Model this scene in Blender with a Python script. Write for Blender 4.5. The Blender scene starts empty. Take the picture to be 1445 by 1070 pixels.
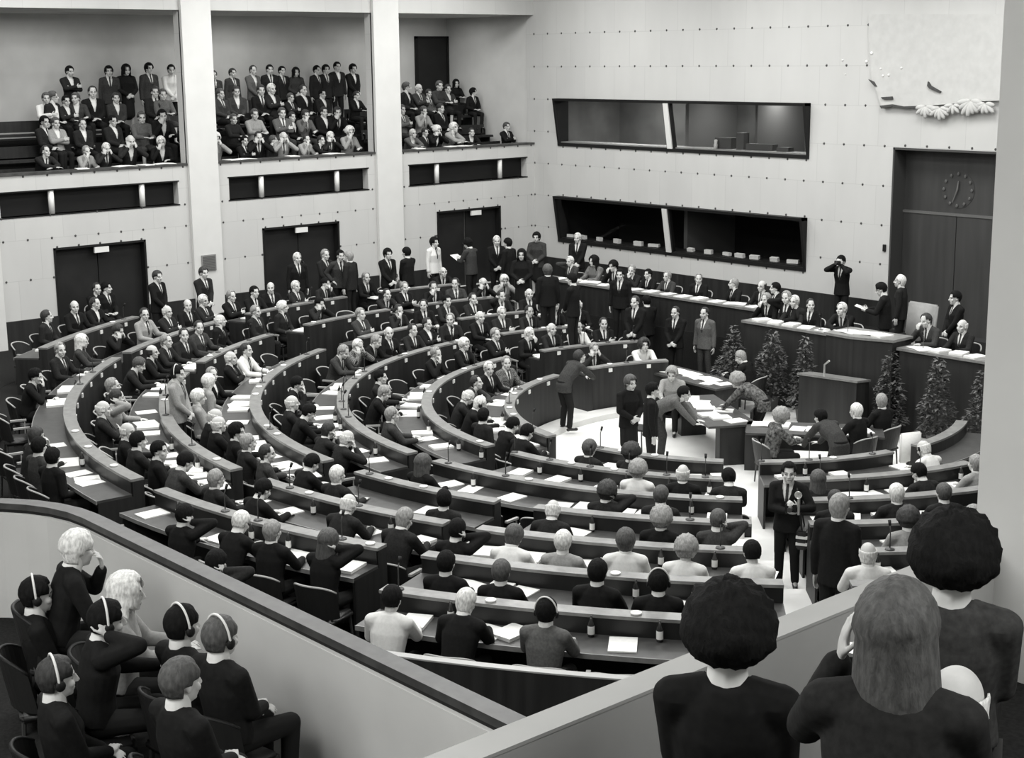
import bpy, bmesh, math, random
from math import sin, cos, pi, radians, degrees, hypot, atan2
from mathutils import Vector, Matrix, noise
random.seed(7)
SC = bpy.context.scene
COL = SC.collection
V3 = Vector

# ------------------------------------------------------------------ surveyed camera
F_PX, PITCH, YAW, ROLL = 2109.0, radians(11.661), radians(48.594), radians(-0.6005)
PX0, PY0, ZC = 726.0, 517.0, 7.3
CX, CY = -17.60, 20.88              # centre of the hemicycle
R0, DR, RISE = 4.159, 1.526, 0.1462 # front desk radius, row pitch, rise per row
XL, YB = -32.6, 29.6                # left wall plane, end wall plane
ZW = 0.95                           # level of the outer walkway and dais

def ray(px, py):
    a, b = px - PX0, py - PY0
    cr, sr = cos(-ROLL), sin(-ROLL)
    a, b = a * cr - b * sr, a * sr + b * cr
    x, u = a / F_PX, b / F_PX
    c, s = cos(PITCH), sin(PITCH)
    fy, z = c - u * s, -(s + u * c)
    return V3((x * cos(YAW) - fy * sin(YAW), x * sin(YAW) + fy * cos(YAW), z))
def atz(px, py, z):
    r = ray(px, py); t = (z - ZC) / r.z
    return V3((r.x * t, r.y * t, z))
def atx(px, py, x):
    r = ray(px, py); t = x / r.x
    return V3((x, r.y * t, ZC + r.z * t))
def aty(px, py, y):
    r = ray(px, py); t = y / r.y
    return V3((r.x * t, y, ZC + r.z * t))
def proj(p):
    x, y, z = p[0], p[1], p[2] - ZC
    x, y = x * cos(YAW) + y * sin(YAW), -x * sin(YAW) + y * cos(YAW)
    c, s = cos(PITCH), sin(PITCH)
    d = y * c - z * s; u = -(y * s + z * c)
    a, b = F_PX * x / d, F_PX * u / d
    cr, sr = cos(ROLL), sin(ROLL)
    return PX0 + a * cr - b * sr, PY0 + a * sr + b * cr, d
def pol(r, deg, z=0.0):
    a = radians(deg)
    return V3((CX + r * cos(a), CY + r * sin(a), z))
def ring_r(i): return R0 + DR * i
def ring_floor(i): return 0.05 + RISE * i

# ------------------------------------------------------------------ materials (the photograph is black and white)
MATS = {}
def mat(name, g, rough=0.7, spec=0.3, var=0.0, scale=6.0, bump=0.0, stretch=None, metallic=0.0, kind=None, g2=None):
    if name in MATS: return MATS[name]
    m = bpy.data.materials.new(name); m.use_nodes = True
    nt = m.node_tree; b = nt.nodes['Principled BSDF']
    col = (g, g * 1.0, g * 0.975, 1)
    b.inputs['Base Color'].default_value = col
    b.inputs['Roughness'].default_value = rough
    b.inputs['Specular IOR Level'].default_value = spec
    b.inputs['Metallic'].default_value = metallic
    if var or bump or kind:
        tc = nt.nodes.new('ShaderNodeTexCoord'); mp = nt.nodes.new('ShaderNodeMapping')
        nt.links.new(tc.outputs['Object'], mp.inputs['Vector'])
        if stretch: mp.inputs['Scale'].default_value = stretch
        if kind == 'check':
            tx = nt.nodes.new('ShaderNodeTexChecker'); tx.inputs['Scale'].default_value = scale
            h = tx.outputs['Fac']
        elif kind == 'stripe':
            tx = nt.nodes.new('ShaderNodeTexWave'); tx.inputs['Scale'].default_value = scale; tx.inputs['Distortion'].default_value = 1.0
            h = tx.outputs['Fac']
        else:
            tx = nt.nodes.new('ShaderNodeTexNoise'); tx.inputs['Scale'].default_value = scale
            tx.inputs['Detail'].default_value = 6
            h = tx.outputs['Fac']
        nt.links.new(mp.outputs['Vector'], tx.inputs['Vector'])
        rp = nt.nodes.new('ShaderNodeValToRGB')
        lo, hi = g * (1 - var), g * (1 + var)
        if g2 is not None: lo, hi = g, g2
        rp.color_ramp.elements[0].color = (lo, lo, lo * .975, 1); rp.color_ramp.elements[1].color = (hi, hi, hi * .975, 1)
        if not kind:
            rp.color_ramp.elements[0].position = .3; rp.color_ramp.elements[1].position = .7
        nt.links.new(h, rp.inputs['Fac']); nt.links.new(rp.outputs['Color'], b.inputs['Base Color'])
        if bump:
            bp = nt.nodes.new('ShaderNodeBump'); bp.inputs['Strength'].default_value = bump; bp.inputs['Distance'].default_value = .02
            nt.links.new(h, bp.inputs['Height']); nt.links.new(bp.outputs['Normal'], b.inputs['Normal'])
    MATS[name] = m
    return m
def wall_mat(name, g, axis):
    m = mat(name, g, .85, .15)
    nt = m.node_tree; b = nt.nodes['Principled BSDF']
    tc = nt.nodes.new('ShaderNodeTexCoord'); sp = nt.nodes.new('ShaderNodeSeparateXYZ'); cb = nt.nodes.new('ShaderNodeCombineXYZ')
    nt.links.new(tc.outputs['Object'], sp.inputs[0])
    nt.links.new(sp.outputs[axis], cb.inputs['X']); 
    ad = nt.nodes.new('ShaderNodeMath'); ad.operation = 'ADD'; ad.inputs[1].default_value = -0.62
    nt.links.new(sp.outputs['Z'], ad.inputs[0]); nt.links.new(ad.outputs[0], cb.inputs['Y'])
    br = nt.nodes.new('ShaderNodeTexBrick'); br.offset = 0.5
    for k, v in (('Scale', 1.0), ('Mortar Size', .007), ('Brick Width', 1.15), ('Row Height', .917), ('Bias', 0.0), ('Mortar Smooth', .2)):
        br.inputs[k].default_value = v
    br.inputs['Color1'].default_value = (g, g, g * .975, 1); br.inputs['Color2'].default_value = (g * .96, g * .96, g * .94, 1)
    br.inputs['Mortar'].default_value = (g * .86, g * .86, g * .84, 1)
    nt.links.new(cb.outputs[0], br.inputs['Vector'])
    nz = nt.nodes.new('ShaderNodeTexNoise'); nz.inputs['Scale'].default_value = .9; nz.inputs['Detail'].default_value = 8
    mp = nt.nodes.new('ShaderNodeMapping'); mp.inputs['Scale'].default_value = (1.6, 1.6, .5)
    nt.links.new(tc.outputs['Object'], mp.inputs['Vector']); nt.links.new(mp.outputs['Vector'], nz.inputs['Vector'])
    mx = nt.nodes.new('ShaderNodeMix'); mx.data_type = 'RGBA'; mx.blend_type = 'MULTIPLY'; mx.inputs['Factor'].default_value = .16
    nt.links.new(br.outputs['Color'], mx.inputs['A']); nt.links.new(nz.outputs['Fac'], mx.inputs['B'])
    nt.links.new(mx.outputs['Result'], b.inputs['Base Color'])
    return m
def glass_mat():
    m = bpy.data.materials.new('window_glass'); m.use_nodes = True
    nt = m.node_tree; nt.nodes.clear()
    o = nt.nodes.new('ShaderNodeOutputMaterial'); mx = nt.nodes.new('ShaderNodeMixShader'); t = nt.nodes.new('ShaderNodeBsdfTransparent'); g = nt.nodes.new('ShaderNodeBsdfGlossy')
    t.inputs['Color'].default_value = (.8, .8, .8, 1); g.inputs['Roughness'].default_value = .02
    fr = nt.nodes.new('ShaderNodeLayerWeight'); fr.inputs['Blend'].default_value = .12
    nt.links.new(fr.outputs['Fresnel'], mx.inputs[0]); nt.links.new(t.outputs[0], mx.inputs[1]); nt.links.new(g.outputs[0], mx.inputs[2]); nt.links.new(mx.outputs[0], o.inputs[0])
    MATS['window_glass'] = m
    return m

WALL_L = wall_mat('wall_panel_left', .62, 'Y')
WALL_B = wall_mat('wall_panel_end', .60, 'X')
PLASTER = mat('plaster', .60, .9, .1, .05, 1.5)
GALLERY = mat('gallery_plaster', .58, .9, .1, .08, 1.2)
PARAPET = mat('parapet_grey', .40, .9, .1, .05, 3)
COLUMN = mat('column_paint', .66, .8, .2, .03, 2)
CEIL = mat('ceiling_white', .75, .9, .1)
WOOD = mat('dark_wood', .012, .42, .4, .35, 5, stretch=(1, 1, .12))
WOODV = mat('panel_wood', .021, .5, .35, .35, 4, stretch=(2.5, 2.5, .15))
WORKTOP = mat('worktop_wood', .052, .38, .5, .25, 7)
LEDGE = mat('ledge_wood', .20, .33, .5, .2, 9)
BLACK = mat('black', .008, .6, .3)
SOFTBLACK = mat('black_leather', .016, .45, .45)
RIM = mat('pale_rim', .36, .35, .5)
GREYLEATHER = mat('grey_leather', .22, .45, .4, .1, 9)
METAL = mat('dark_metal', .05, .35, .5)
CHROME = mat('bright_metal', .6, .3, .5, metallic=.6)
PAPER = mat('paper', .80, .8, .2, .04, 30)
PAPER2 = mat('printed_paper', .62, .8, .2, .18, 40)
CARPET = mat('carpet', .02, .95, .05, .25, 40)
PALEFLOOR = mat('pale_floor', .78, .35, .4, .04, 3)
STEPFLOOR = mat('pale_step', .66, .4, .4, .05, 3)
BOLT = mat('bolt', .06, .5, .4)
GLASSY = mat('bottle_glass', .03, .12, .6)
WHITE = mat('white_plastic', .78, .4, .4)
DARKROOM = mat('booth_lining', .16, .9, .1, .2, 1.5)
DOORM = mat('door_leather', .013, .55, .35, .3, 2)
DOORP = mat('portal_wood', .045, .45, .4, .18, 2.5, stretch=(2, 2, .2))
RAILW = mat('rail_wood', .055, .4, .4, .3, 8)
LEAF = mat('leaf', .055, .42, .5, .5, 14)
LEAF2 = mat('leaf_light', .11, .4, .5, .4, 14)
BARK = mat('bark', .05, .9, .1)
POT = mat('pot', .07, .6, .3)
RELIEF = mat('relief_plaster', .53, .9, .1, .05, 6, bump=.12)
RELIEF2 = mat('relief_mark_and_shade', .06, .6, .3)  # dark relief marks, and shadow painted under the slab
GLASS = glass_mat()
# people
SKIN = mat('skin', .54, .55, .35, .05, 20)
SKIND = mat('skin_features', .07, .5, .3)
LIPS = mat('lips', .22, .5, .3)
HAIRS = {k: mat('hair_' + n, g, .8 if k in 'k' else .6, .12 if k == 'k' else .3, .35, 60, bump=.5, stretch=(1, 1, .35)) for k, n, g in
         (('k', 'black', .008), ('d', 'dark', .035), ('m', 'mid', .075), ('g', 'grey', .27), ('w', 'white', .68))}
SUITS = {'k': mat('suit_black', .011, .85, .12, .2, 30), 'd': mat('suit_dark', .020, .85, .12, .25, 40), 'm': mat('suit_charcoal', .045, .85, .12, .25, 40),
         'g': mat('suit_grey', .11, .85, .12, .2, 40), 'l': mat('suit_pale', .30, .85, .12, .12, 40), 'w': mat('cloth_white', .72, .8, .15, .05, 40),
         'c': mat('suit_check', .06, .85, .12, kind='check', scale=38, g2=.20), 'p': mat('print_cloth', .10, .85, .12, .95, 22)}
TROUS = mat('trouser_dark', .016, .85, .1)
SHIRT = mat('shirt_white', .74, .75, .2)
TIE = mat('tie_dark', .03, .6, .3)
SHOE = mat('shoe_leather', .012, .35, .5)
BANDW = mat('headband_white', .72, .4, .4)

# ------------------------------------------------------------------ mesh helpers
def box(bm, x0, x1, y0, y1, z0, z1):
    vs = [bm.verts.new(p) for p in ((x0,y0,z0),(x1,y0,z0),(x1,y1,z0),(x0,y1,z0),(x0,y0,z1),(x1,y0,z1),(x1,y1,z1),(x0,y1,z1))]
    for f in ((0,3,2,1),(4,5,6,7),(0,1,5,4),(1,2,6,5),(2,3,7,6),(3,0,4,7)): bm.faces.new([vs[i] for i in f])
    return vs
def rbox(bm, c, size, rz=0.0, rx=0.0, ry=0.0):
    x, y, z = size[0]/2, size[1]/2, size[2]/2
    vs = box(bm, -x, x, -y, y, -z, z)
    M = Matrix.Translation(V3(c)) @ Matrix.Rotation(rz, 4, 'Z') @ Matrix.Rotation(rx, 4, 'X') @ Matrix.Rotation(ry, 4, 'Y')
    for v in vs: v.co = M @ v.co
    return vs
def prism(bm, pts, z0, z1):
    lo = [bm.verts.new((p[0], p[1], z0)) for p in pts]; hi = [bm.verts.new((p[0], p[1], z1)) for p in pts]
    n = len(pts)
    bm.faces.new(lo[::-1]); bm.faces.new(hi)
    for i in range(n): bm.faces.new((lo[i], lo[(i+1) % n], hi[(i+1) % n], hi[i]))
def arc_box(bm, r0, r1, z0, z1, a0, a1, step=2.2):
    n = max(1, int(math.ceil(abs(a1 - a0) / step)))
    rows = []
    for k in range(n + 1):
        a = a0 + (a1 - a0) * k / n
        rows.append([bm.verts.new(pol(r, a, z)) for r, z in ((r0, z0), (r1, z0), (r1, z1), (r0, z1))])
    for k in range(n):
        A, B = rows[k], rows[k+1]
        for j in range(4): bm.faces.new((A[j], A[(j+1) % 4], B[(j+1) % 4], B[j]))
    bm.faces.new(rows[0][::-1]); bm.faces.new(rows[-1])
def basis(d):
    d = d.normalized(); a = V3((0, 0, 1)) if abs(d.z) < .9 else V3((1, 0, 0))
    u = d.cross(a).normalized(); return u, d.cross(u).normalized(), d
def tube(bm, pts, rad, seg=8, cap=True):
    pts = [V3(p) for p in pts]; n = len(pts)
    if not hasattr(rad, '__len__'): rad = [rad] * n
    rows = []; u = None
    for i, p in enumerate(pts):
        d = (pts[min(i+1, n-1)] - pts[max(i-1, 0)]).normalized()
        if u is None: u, w, _ = basis(d)
        else:
            u = (u - d * u.dot(d)).normalized(); w = d.cross(u)
        rows.append([bm.verts.new(p + (u * cos(2*pi*k/seg) + w * sin(2*pi*k/seg)) * rad[i]) for k in range(seg)])
    for i in range(n - 1):
        for k in range(seg): bm.faces.new((rows[i][k], rows[i][(k+1) % seg], rows[i+1][(k+1) % seg], rows[i+1][k]))
    if cap: bm.faces.new(rows[0][::-1]); bm.faces.new(rows[-1])
def lathe(bm, prof, c=(0, 0, 0), seg=14, close=True):
    rows = [[bm.verts.new((c[0] + r * cos(2*pi*k/seg), c[1] + r * sin(2*pi*k/seg), c[2] + z)) for k in range(seg)] for r, z in prof]
    for i in range(len(rows) - 1):
        for k in range(seg): bm.faces.new((rows[i][k], rows[i][(k+1) % seg], rows[i+1][(k+1) % seg], rows[i+1][k]))
    if close: bm.faces.new(rows[0][::-1]); bm.faces.new(rows[-1])
def ball(bm, c, r, sub=2, rot=None):
    if not hasattr(r, '__len__'): r = (r, r, r)
    M = Matrix.Translation(V3(c)) @ (rot.to_4x4() if rot else Matrix.Identity(4)) @ Matrix.Diagonal((r[0], r[1], r[2], 1))
    bmesh.ops.create_icosphere(bm, subdivisions=sub, radius=1, matrix=M)
def loft(bm, pts, radii, lat, seg=16):
    """closed elliptical tube; radii = (side, depth) per point; lat = sideways axis"""
    pts = [V3(p) for p in pts]; n = len(pts); rows = []
    for i, p in enumerate(pts):
        d = (pts[min(i+1, n-1)] - pts[max(i-1, 0)]).normalized()
        L = lat[i] if isinstance(lat, list) else lat
        u = (L - d * L.dot(d)).normalized(); w = d.cross(u)
        rows.append([bm.verts.new(p + u * radii[i][0] * cos(2*pi*k/seg) + w * radii[i][1] * sin(2*pi*k/seg)) for k in range(seg)])
    for i in range(n - 1):
        for k in range(seg): bm.faces.new((rows[i][k], rows[i][(k+1) % seg], rows[i+1][(k+1) % seg], rows[i+1][k]))
    bm.faces.new(rows[0][::-1]); bm.faces.new(rows[-1])
def to_mesh(name, bm, m, smooth=False, fix=True):
    if fix: bmesh.ops.recalc_face_normals(bm, faces=bm.faces)
    me = bpy.data.meshes.new(name); bm.to_mesh(me); bm.free()
    for x in (m if isinstance(m, (list, tuple)) else [m]): me.materials.append(x)
    if smooth: me.polygons.foreach_set('use_smooth', [True] * len(me.polygons))
    return me
def put(name, me, parent=None, loc=None, rot=None):
    o = bpy.data.objects.new(name, me); COL.objects.link(o)
    if parent is not None: o.parent = parent
    if loc is not None: o.location = loc
    if rot is not None: o.rotation_euler = (0, 0, rot)
    return o
def obj(name, bm, m, parent=None, smooth=False, world=True):
    """link a bmesh built in world coordinates; under a parent it is re-based on the parent's place"""
    if parent is not None and world:
        bmesh.ops.translate(bm, verts=bm.verts, vec=-parent.location)
    return put(name, to_mesh(name, bm, m, smooth), parent)
def tag(o, label, cat, group=None):
    o['label'] = label; o['category'] = cat
    if group: o['group'] = group
    return o
def thing(name, label, cat, loc=(0, 0, 0), rz=0.0, group=None):
    o = bpy.data.objects.new(name, None); COL.objects.link(o)
    o.location = loc; o.rotation_euler = (0, 0, rz); o.empty_display_size = .1
    return tag(o, label, cat, group)
def struct(name, bm, m, parent=None, smooth=False):
    o = obj(name, bm, m, parent, smooth)
    if parent is None: o['kind'] = 'structure'
    return o
def NB(): return bmesh.new()
ORD = ['zeroth','first','second','third','fourth','fifth','sixth','seventh','eighth','ninth','tenth','eleventh','twelfth','thirteenth','fourteenth','fifteenth','sixteenth','seventeenth','eighteenth','nineteenth','twentieth']
TENS = {2: 'twenty', 3: 'thirty', 4: 'forty'}
def ordinal(n):
    if n <= 20: return ORD[n]
    if n % 10 == 0: return TENS[n // 10][:-1] + 'ieth'
    return TENS[n // 10] + '-' + ORD[n % 10]
ROWNAME = ['front row', 'second row', 'third row', 'fourth row', 'fifth row', 'sixth row', 'rear row']
# ================================================================== the setting
def annulus(bm, r0, r1, a0, a1, z0, z1): arc_box(bm, r0, r1, z0, z1, a0, a1, 4)
bm = NB(); box(bm, -39, 4, -4, YB + 3, -.35, -.05); struct('floor', bm, CARPET)
bm = NB(); prism(bm, [pol(R0 - .16, a)[:2] for a in range(140, 391, 5)] + [(-13.0, 25.6), (-21.9, 25.6)], -.05, 0.0)
struct('floor_well', bm, PALEFLOOR)
for i in range(7):                      # one raised tier for each row of desks
    bm = NB(); a0, a1 = (146, 394) if i < 1 else (150, 375)
    annulus(bm, ring_r(i) - .16, ring_r(i) + DR - .16 if i < 6 else ring_r(6) + 1.9, a0, a1, -.05, ring_floor(i))
    struct('floor_tier', bm, CARPET if i else STEPFLOOR)
bm = NB()                                # pale gangway between the centre and right blocks
for i in range(6): arc_box(bm, ring_r(i) - .17, ring_r(i) + DR - .16, ring_floor(i) - .02, ring_floor(i) + .006, 314.2 - degrees(.52 / (ring_r(i) + .7)), 314.2 + degrees(.52 / (ring_r(i) + .7)), 3)
struct('floor_gangway', bm, PALEFLOOR)
bm = NB(); arc_box(bm, R0 - .62, R0 - .16, 0.0, .11, 150, 268, 3); struct('floor_step', bm, STEPFLOOR)
# outer walkway along the left wall and the platform under dais and staff bench
bm = NB()
arc = [pol(ring_r(6) + 1.2, a)[:2] for a in range(146, 252, 4)]
prism(bm, [(XL, YB), (-26.9, YB)] + arc + [(-22.5, 6.0), (XL, 6.0)], -.05, ZW - .02)
struct('floor_walkway', bm, CARPET)
bm = NB(); prism(bm, [(-28.9, 25.95), (-20.6, 25.95), (-20.6, 24.75), (-13.0, 24.75), (-13.0, YB), (-28.9, YB)], -.05, ZW); struct('floor_dais', bm, CARPET)

# ---- left wall with three gallery bays
COLS = [(12.59, 13.39), (18.23, 19.03), (23.86, 24.69)]
BAYS = [(13.39, 18.23), (19.03, 23.86), (24.69, YB)]
NICHE = [(13.5, 17.95), (19.36, 23.61), (24.99, 29.3)]
DOORS = [(14.67, 17.0), (20.26, 22.62), (25.92, 28.27)]
ZP, ZT = 4.83, 8.5
bm = NB(); TH = .3
def lwall(y0, y1, z0, z1): box(bm, XL - TH, XL, y0, y1, z0, z1)
lwall(-4, 12.59, 0, 10.5)
for (b0, b1), (n0, n1), (d0, d1), (c0, c1) in zip(BAYS, NICHE, DOORS, COLS):
    lwall(c0, c1, 0, 10.5)
    lwall(b0, b1, ZT, 10.5); lwall(b0, b1, 4.45, ZP)
    lwall(b0, n0, 3.91, 4.45); lwall(n1, b1, 3.91, 4.45)
    lwall(b0, b1, 3.13, 3.91); lwall(b0, d0, 0, 3.13); lwall(d1, b1, 0, 3.13); lwall(d0, d1, 0, ZW - .02)
WL = struct('wall_left', bm, WALL_L)
bm = NB()
def bolt_l(y, z): bmesh.ops.create_icosphere(bm, subdivisions=1, radius=1, matrix=Matrix.Translation((XL, y, z)) @ Matrix.Diagonal((.02, .03, .03, 1)))
for (b0, b1), (d0, d1) in zip(BAYS, DOORS):
    n = int(round((b1 - b0) / .575))
    for k in range(n + 1):
        y = b0 + .12 + k * (b1 - b0 - .24) / n
        bolt_l(y, 3.37)
        if k % 1 == 0 and not (d0 - .05 < y < d1 + .05): bolt_l(y, 2.46)
        bolt_l(y, 4.80)
        if k % 2 == 0: bolt_l(y, 3.89)
    for y in (d0, d1):
        bolt_l(y - .03 if y == d0 else y + .03, 2.46)
    for k in range(5): bolt_l(d0 + .1 + k * (d1 - d0 - .2) / 4, 3.15)
o = obj('wall_bolts', bm, BOLT, WL, True)
for k, (c0, c1) in enumerate(COLS):
    bm = NB(); box(bm, XL - .05, XL + .10, c0, c1, 0, 10.5); struct('column', bm, COLUMN)
for k, (b0, b1) in enumerate(BAYS):
    bm = NB(); box(bm, XL - .34, XL + .035, b0 - (0 if k == 0 else 0), min(b1 + .28, YB - .01), ZP, ZP + .05); struct('trim_%d' % (k + 1), bm, RAILW)
    n0, n1 = NICHE[k]
    t = thing('wall_slot', 'long dark recessed slot under the %s gallery bay' % ('left', 'middle', 'corner')[k], 'wall slot', (XL - .15, (n0 + n1) / 2, 3.91), 0, 'recessed slots below the gallery')
    bm = NB(); box(bm, XL - .30, XL - .24, n0, n1, 3.91, 4.45); obj('backing', bm, BLACK, t)
    bm = NB()
    for a in (0, 1): box(bm, XL - .24, XL + .012, n0 - .03, n1 + .03, (3.88, 4.45)[a], (3.91, 4.48)[a])
    obj('slot_frame', bm, BLACK, t)
    for px in ((71, 200), (369, 476), (617, 706))[k]:
        y = atx(px, 262, XL - .06).y
        bm = NB(); lathe(bm, [(.068, 3.915), (.068, 4.445)], (XL - .075, y, 0), 12); obj('post', bm, WHITE, t, True)
    # door with its leaves
    d0, d1 = DOORS[k]
    bm = NB(); box(bm, XL - .30, XL - .24, d0, d1, ZW - .02, 3.13); D = struct('door_%d' % (k + 1), bm, DOORM)
    for a in (0, 1):
        bm = NB(); m_ = (d0 + d1) / 2; y0, y1 = (d0 + .05, m_ - .012) if a == 0 else (m_ + .012, d1 - .05)
        box(bm, XL - .24, XL - .19, y0, y1, ZW, 3.08); obj('door_leaf', bm, DOORM, D)
    bm = NB()
    for y0, y1, z0, z1 in ((d0, d0 + .05, ZW, 3.13), (d1 - .05, d1, ZW, 3.13), (d0, d1, 3.08, 3.13)): box(bm, XL - .24, XL + .02, y0, y1, z0, z1)
    obj('door_frame', bm, BLACK, D)
    if k == 2:
        bm = NB(); box(bm, XL - .19, XL - .175, m_ - .05, m_ - .02, ZW, 3.08); obj('door_strip', bm, WORKTOP, D)
    for y in ((m_ - .12), (m_ + .12)):
        bm = NB(); tube(bm, [(XL - .17, y, 1.75), (XL - .13, y, 1.78), (XL - .13, y, 2.12), (XL - .17, y, 2.15)], .012, 6); obj('door_handle', bm, METAL, D)
    sy = m_ + (0.02, .0, .25)[k]
    bm = NB(); box(bm, XL - .03, XL + .03, sy - .18, sy + .18, 2.93, 3.06)
    tag(obj('door_sign', bm, WHITE), 'small white sign plate above the %s double door' % ('left', 'middle', 'corner')[k], 'sign', 'sign plates over the doors')
bm = NB()
for y0, y1 in ((6, DOORS[0][0]), (DOORS[0][1], DOORS[1][0]), (DOORS[1][1], DOORS[2][0]), (DOORS[2][1], YB)): box(bm, XL, XL + .05, y0, y1, ZW - .02, 1.56)
for k in range(30):
    pass
struct('baseboard_left', bm, WOODV)
# small framed grille on the column between left and middle doors
c = V3((XL + .10, 18.62, 2.42))
t = thing('wall_grille', 'small square grey grille on the column between two doors', 'grille', c)
bm = NB(); box(bm, c.x, c.x + .03, c.y - .2, c.y + .2, c.z - .2, c.z + .2); obj('grille_plate', bm, mat('grille_grey', .26, .6), t)
bm = NB()
for k in range(9): box(bm, c.x + .03, c.x + .045, c.y - .17, c.y + .17, c.z - .17 + k * .04, c.z - .15 + k * .04)
obj('grille_bars', bm, mat('grille_dark', .12, .6), t)
# galleries behind the bays: stepped floors, rear wall, ceilings, side walls
GX = [-33.58, -34.32, -35.12, -35.95]; GF = [4.17, 4.64, 5.2, 5.45]
bm = NB()
for k in range(4):
    x1 = (XL - .31) if k == 0 else (GX[k-1] + GX[k]) / 2 - .12
    box(bm, -37.2, x1, 12.4, YB + .3, 3.9 if k == 0 else GF[k-1], GF[k])
struct('floor_gallery', bm, CARPET)
bm = NB(); box(bm, -37.2, -36.6, 12.4, YB + .4, 3.9, 10.5); struct('wall_gallery', bm, GALLERY)
bm = NB(); box(bm, -36.6, XL - TH, 12.4, YB + .4, ZT, ZT + .2); struct('ceiling_gallery', bm, GALLERY)
bm = NB(); box(bm, -37.2, XL - TH, YB + .05, YB + .4, 3.9, 10.5); struct('wall_gallery_end', bm, PLASTER)
gd = V3((-36.59, atx(587, 64, -36.6).y, 0)); gd1 = atx(628, 64, -36.6).y
bm = NB(); box(bm, -36.6, -36.53, gd.y, gd1, GF[3], 7.9); D = struct('door_5', bm, DOORM)
bm = NB()
for y0, y1, z0, z1 in ((gd.y - .07, gd.y, GF[3], 7.97), (gd1, gd1 + .07, GF[3], 7.97), (gd.y - .07, gd1 + .07, 7.9, 7.97)): box(bm, -36.6, -36.5, y0, y1, z0, z1)
obj('door_frame', bm, BLACK, D)
# benches of the gallery
for k, (b0, b1) in enumerate(BAYS):
    for r in range(3):
        loc = V3((GX[r] - .02, (b0 + b1) / 2, GF[r])); y0, y1 = max(b0 + .05, loc.y - 2.25), min(b1 - .05, loc.y + 2.25)
        t = thing('gallery_bench', '%s bench, mostly hidden by people, in the %s gallery bay' % (('front', 'second', 'third')[r], ('left', 'middle', 'corner')[k]), 'bench', loc, 0, 'gallery benches')
        bm = NB(); box(bm, loc.x - .2, loc.x + .16, y0, y1, loc.z + .36, loc.z + .42); obj('seat', bm, WOODV, t)
        bm = NB(); box(bm, loc.x - .3, loc.x - .27, y0, y1, loc.z + .45, loc.z + .72); obj('backrest', bm, WOODV, t)
        for y in (y0 + .1, (y0 + y1) / 2, y1 - .1):
            bm = NB(); box(bm, loc.x - .27, loc.x + .1, y - .02, y + .02, loc.z, loc.z + .36); box(bm, loc.x - .30, loc.x - .27, y - .02, y + .02, loc.z, loc.z + .6); obj('leg', bm, BLACK, t)

# ---- end wall with the two long booth windows and the tall portal
WX0, WX1 = -31.57, -22.66
WZ = [(4.82, 6.16), (2.06, 3.39)]
PXL = -20.25; PXR = -15.9; PZ = 5.19
bm = NB(); T2 = .35
def bwall(x0, x1, z0, z1): box(bm, x0, x1, YB, YB + T2, z0, z1)
bwall(XL - .3, WX0, -.05, 10.5); bwall(WX1, PXL, -.05, 10.5); bwall(PXR, 4, -.05, 10.5); bwall(PXL, PXR, PZ, 10.5)
bwall(WX0, WX1, -.05, WZ[1][0]); bwall(WX0, WX1, WZ[1][1], WZ[0][0]); bwall(WX0, WX1, WZ[0][1], 10.5)
WB = struct('wall_end', bm, WALL_B)
bm = NB()
def bolt_b(x, z): bmesh.ops.create_icosphere(bm, subdivisions=1, radius=1, matrix=Matrix.Translation((x, YB, z)) @ Matrix.Diagonal((.032, .02, .032, 1)))
for r in range(-2, 5):
    z = 4.29 + .919 * r
    if z < 1.7: continue
    for k in range(60):
        x = XL + .03 + k * .5745
        if x > -2: break
        win = any(a - .05 < z < b + .05 for a, b in WZ) and WX0 - .2 < x < WX1 + .2
        if win or (PXL - .1 < x < PXR + .1 and z < PZ + .1): continue
        if r > 0 and x > -19.9: continue
        bolt_b(x, z)
for k in range(16):
    x = WX0 + .2 + k * .575
    for z in (WZ[1][1] + .03, WZ[0][0] - .03, WZ[1][0] - .03): bolt_b(x, z)
for k in range(8): bolt_b(PXL + .3 + k * .575, PZ + .05)
obj('wall_bolts', bm, BOLT, WB, True)
bm = NB(); box(bm, XL + .05, PXL, YB - .05, YB, ZW, 1.58); struct('baseboard_end', bm, WOODV)
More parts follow.
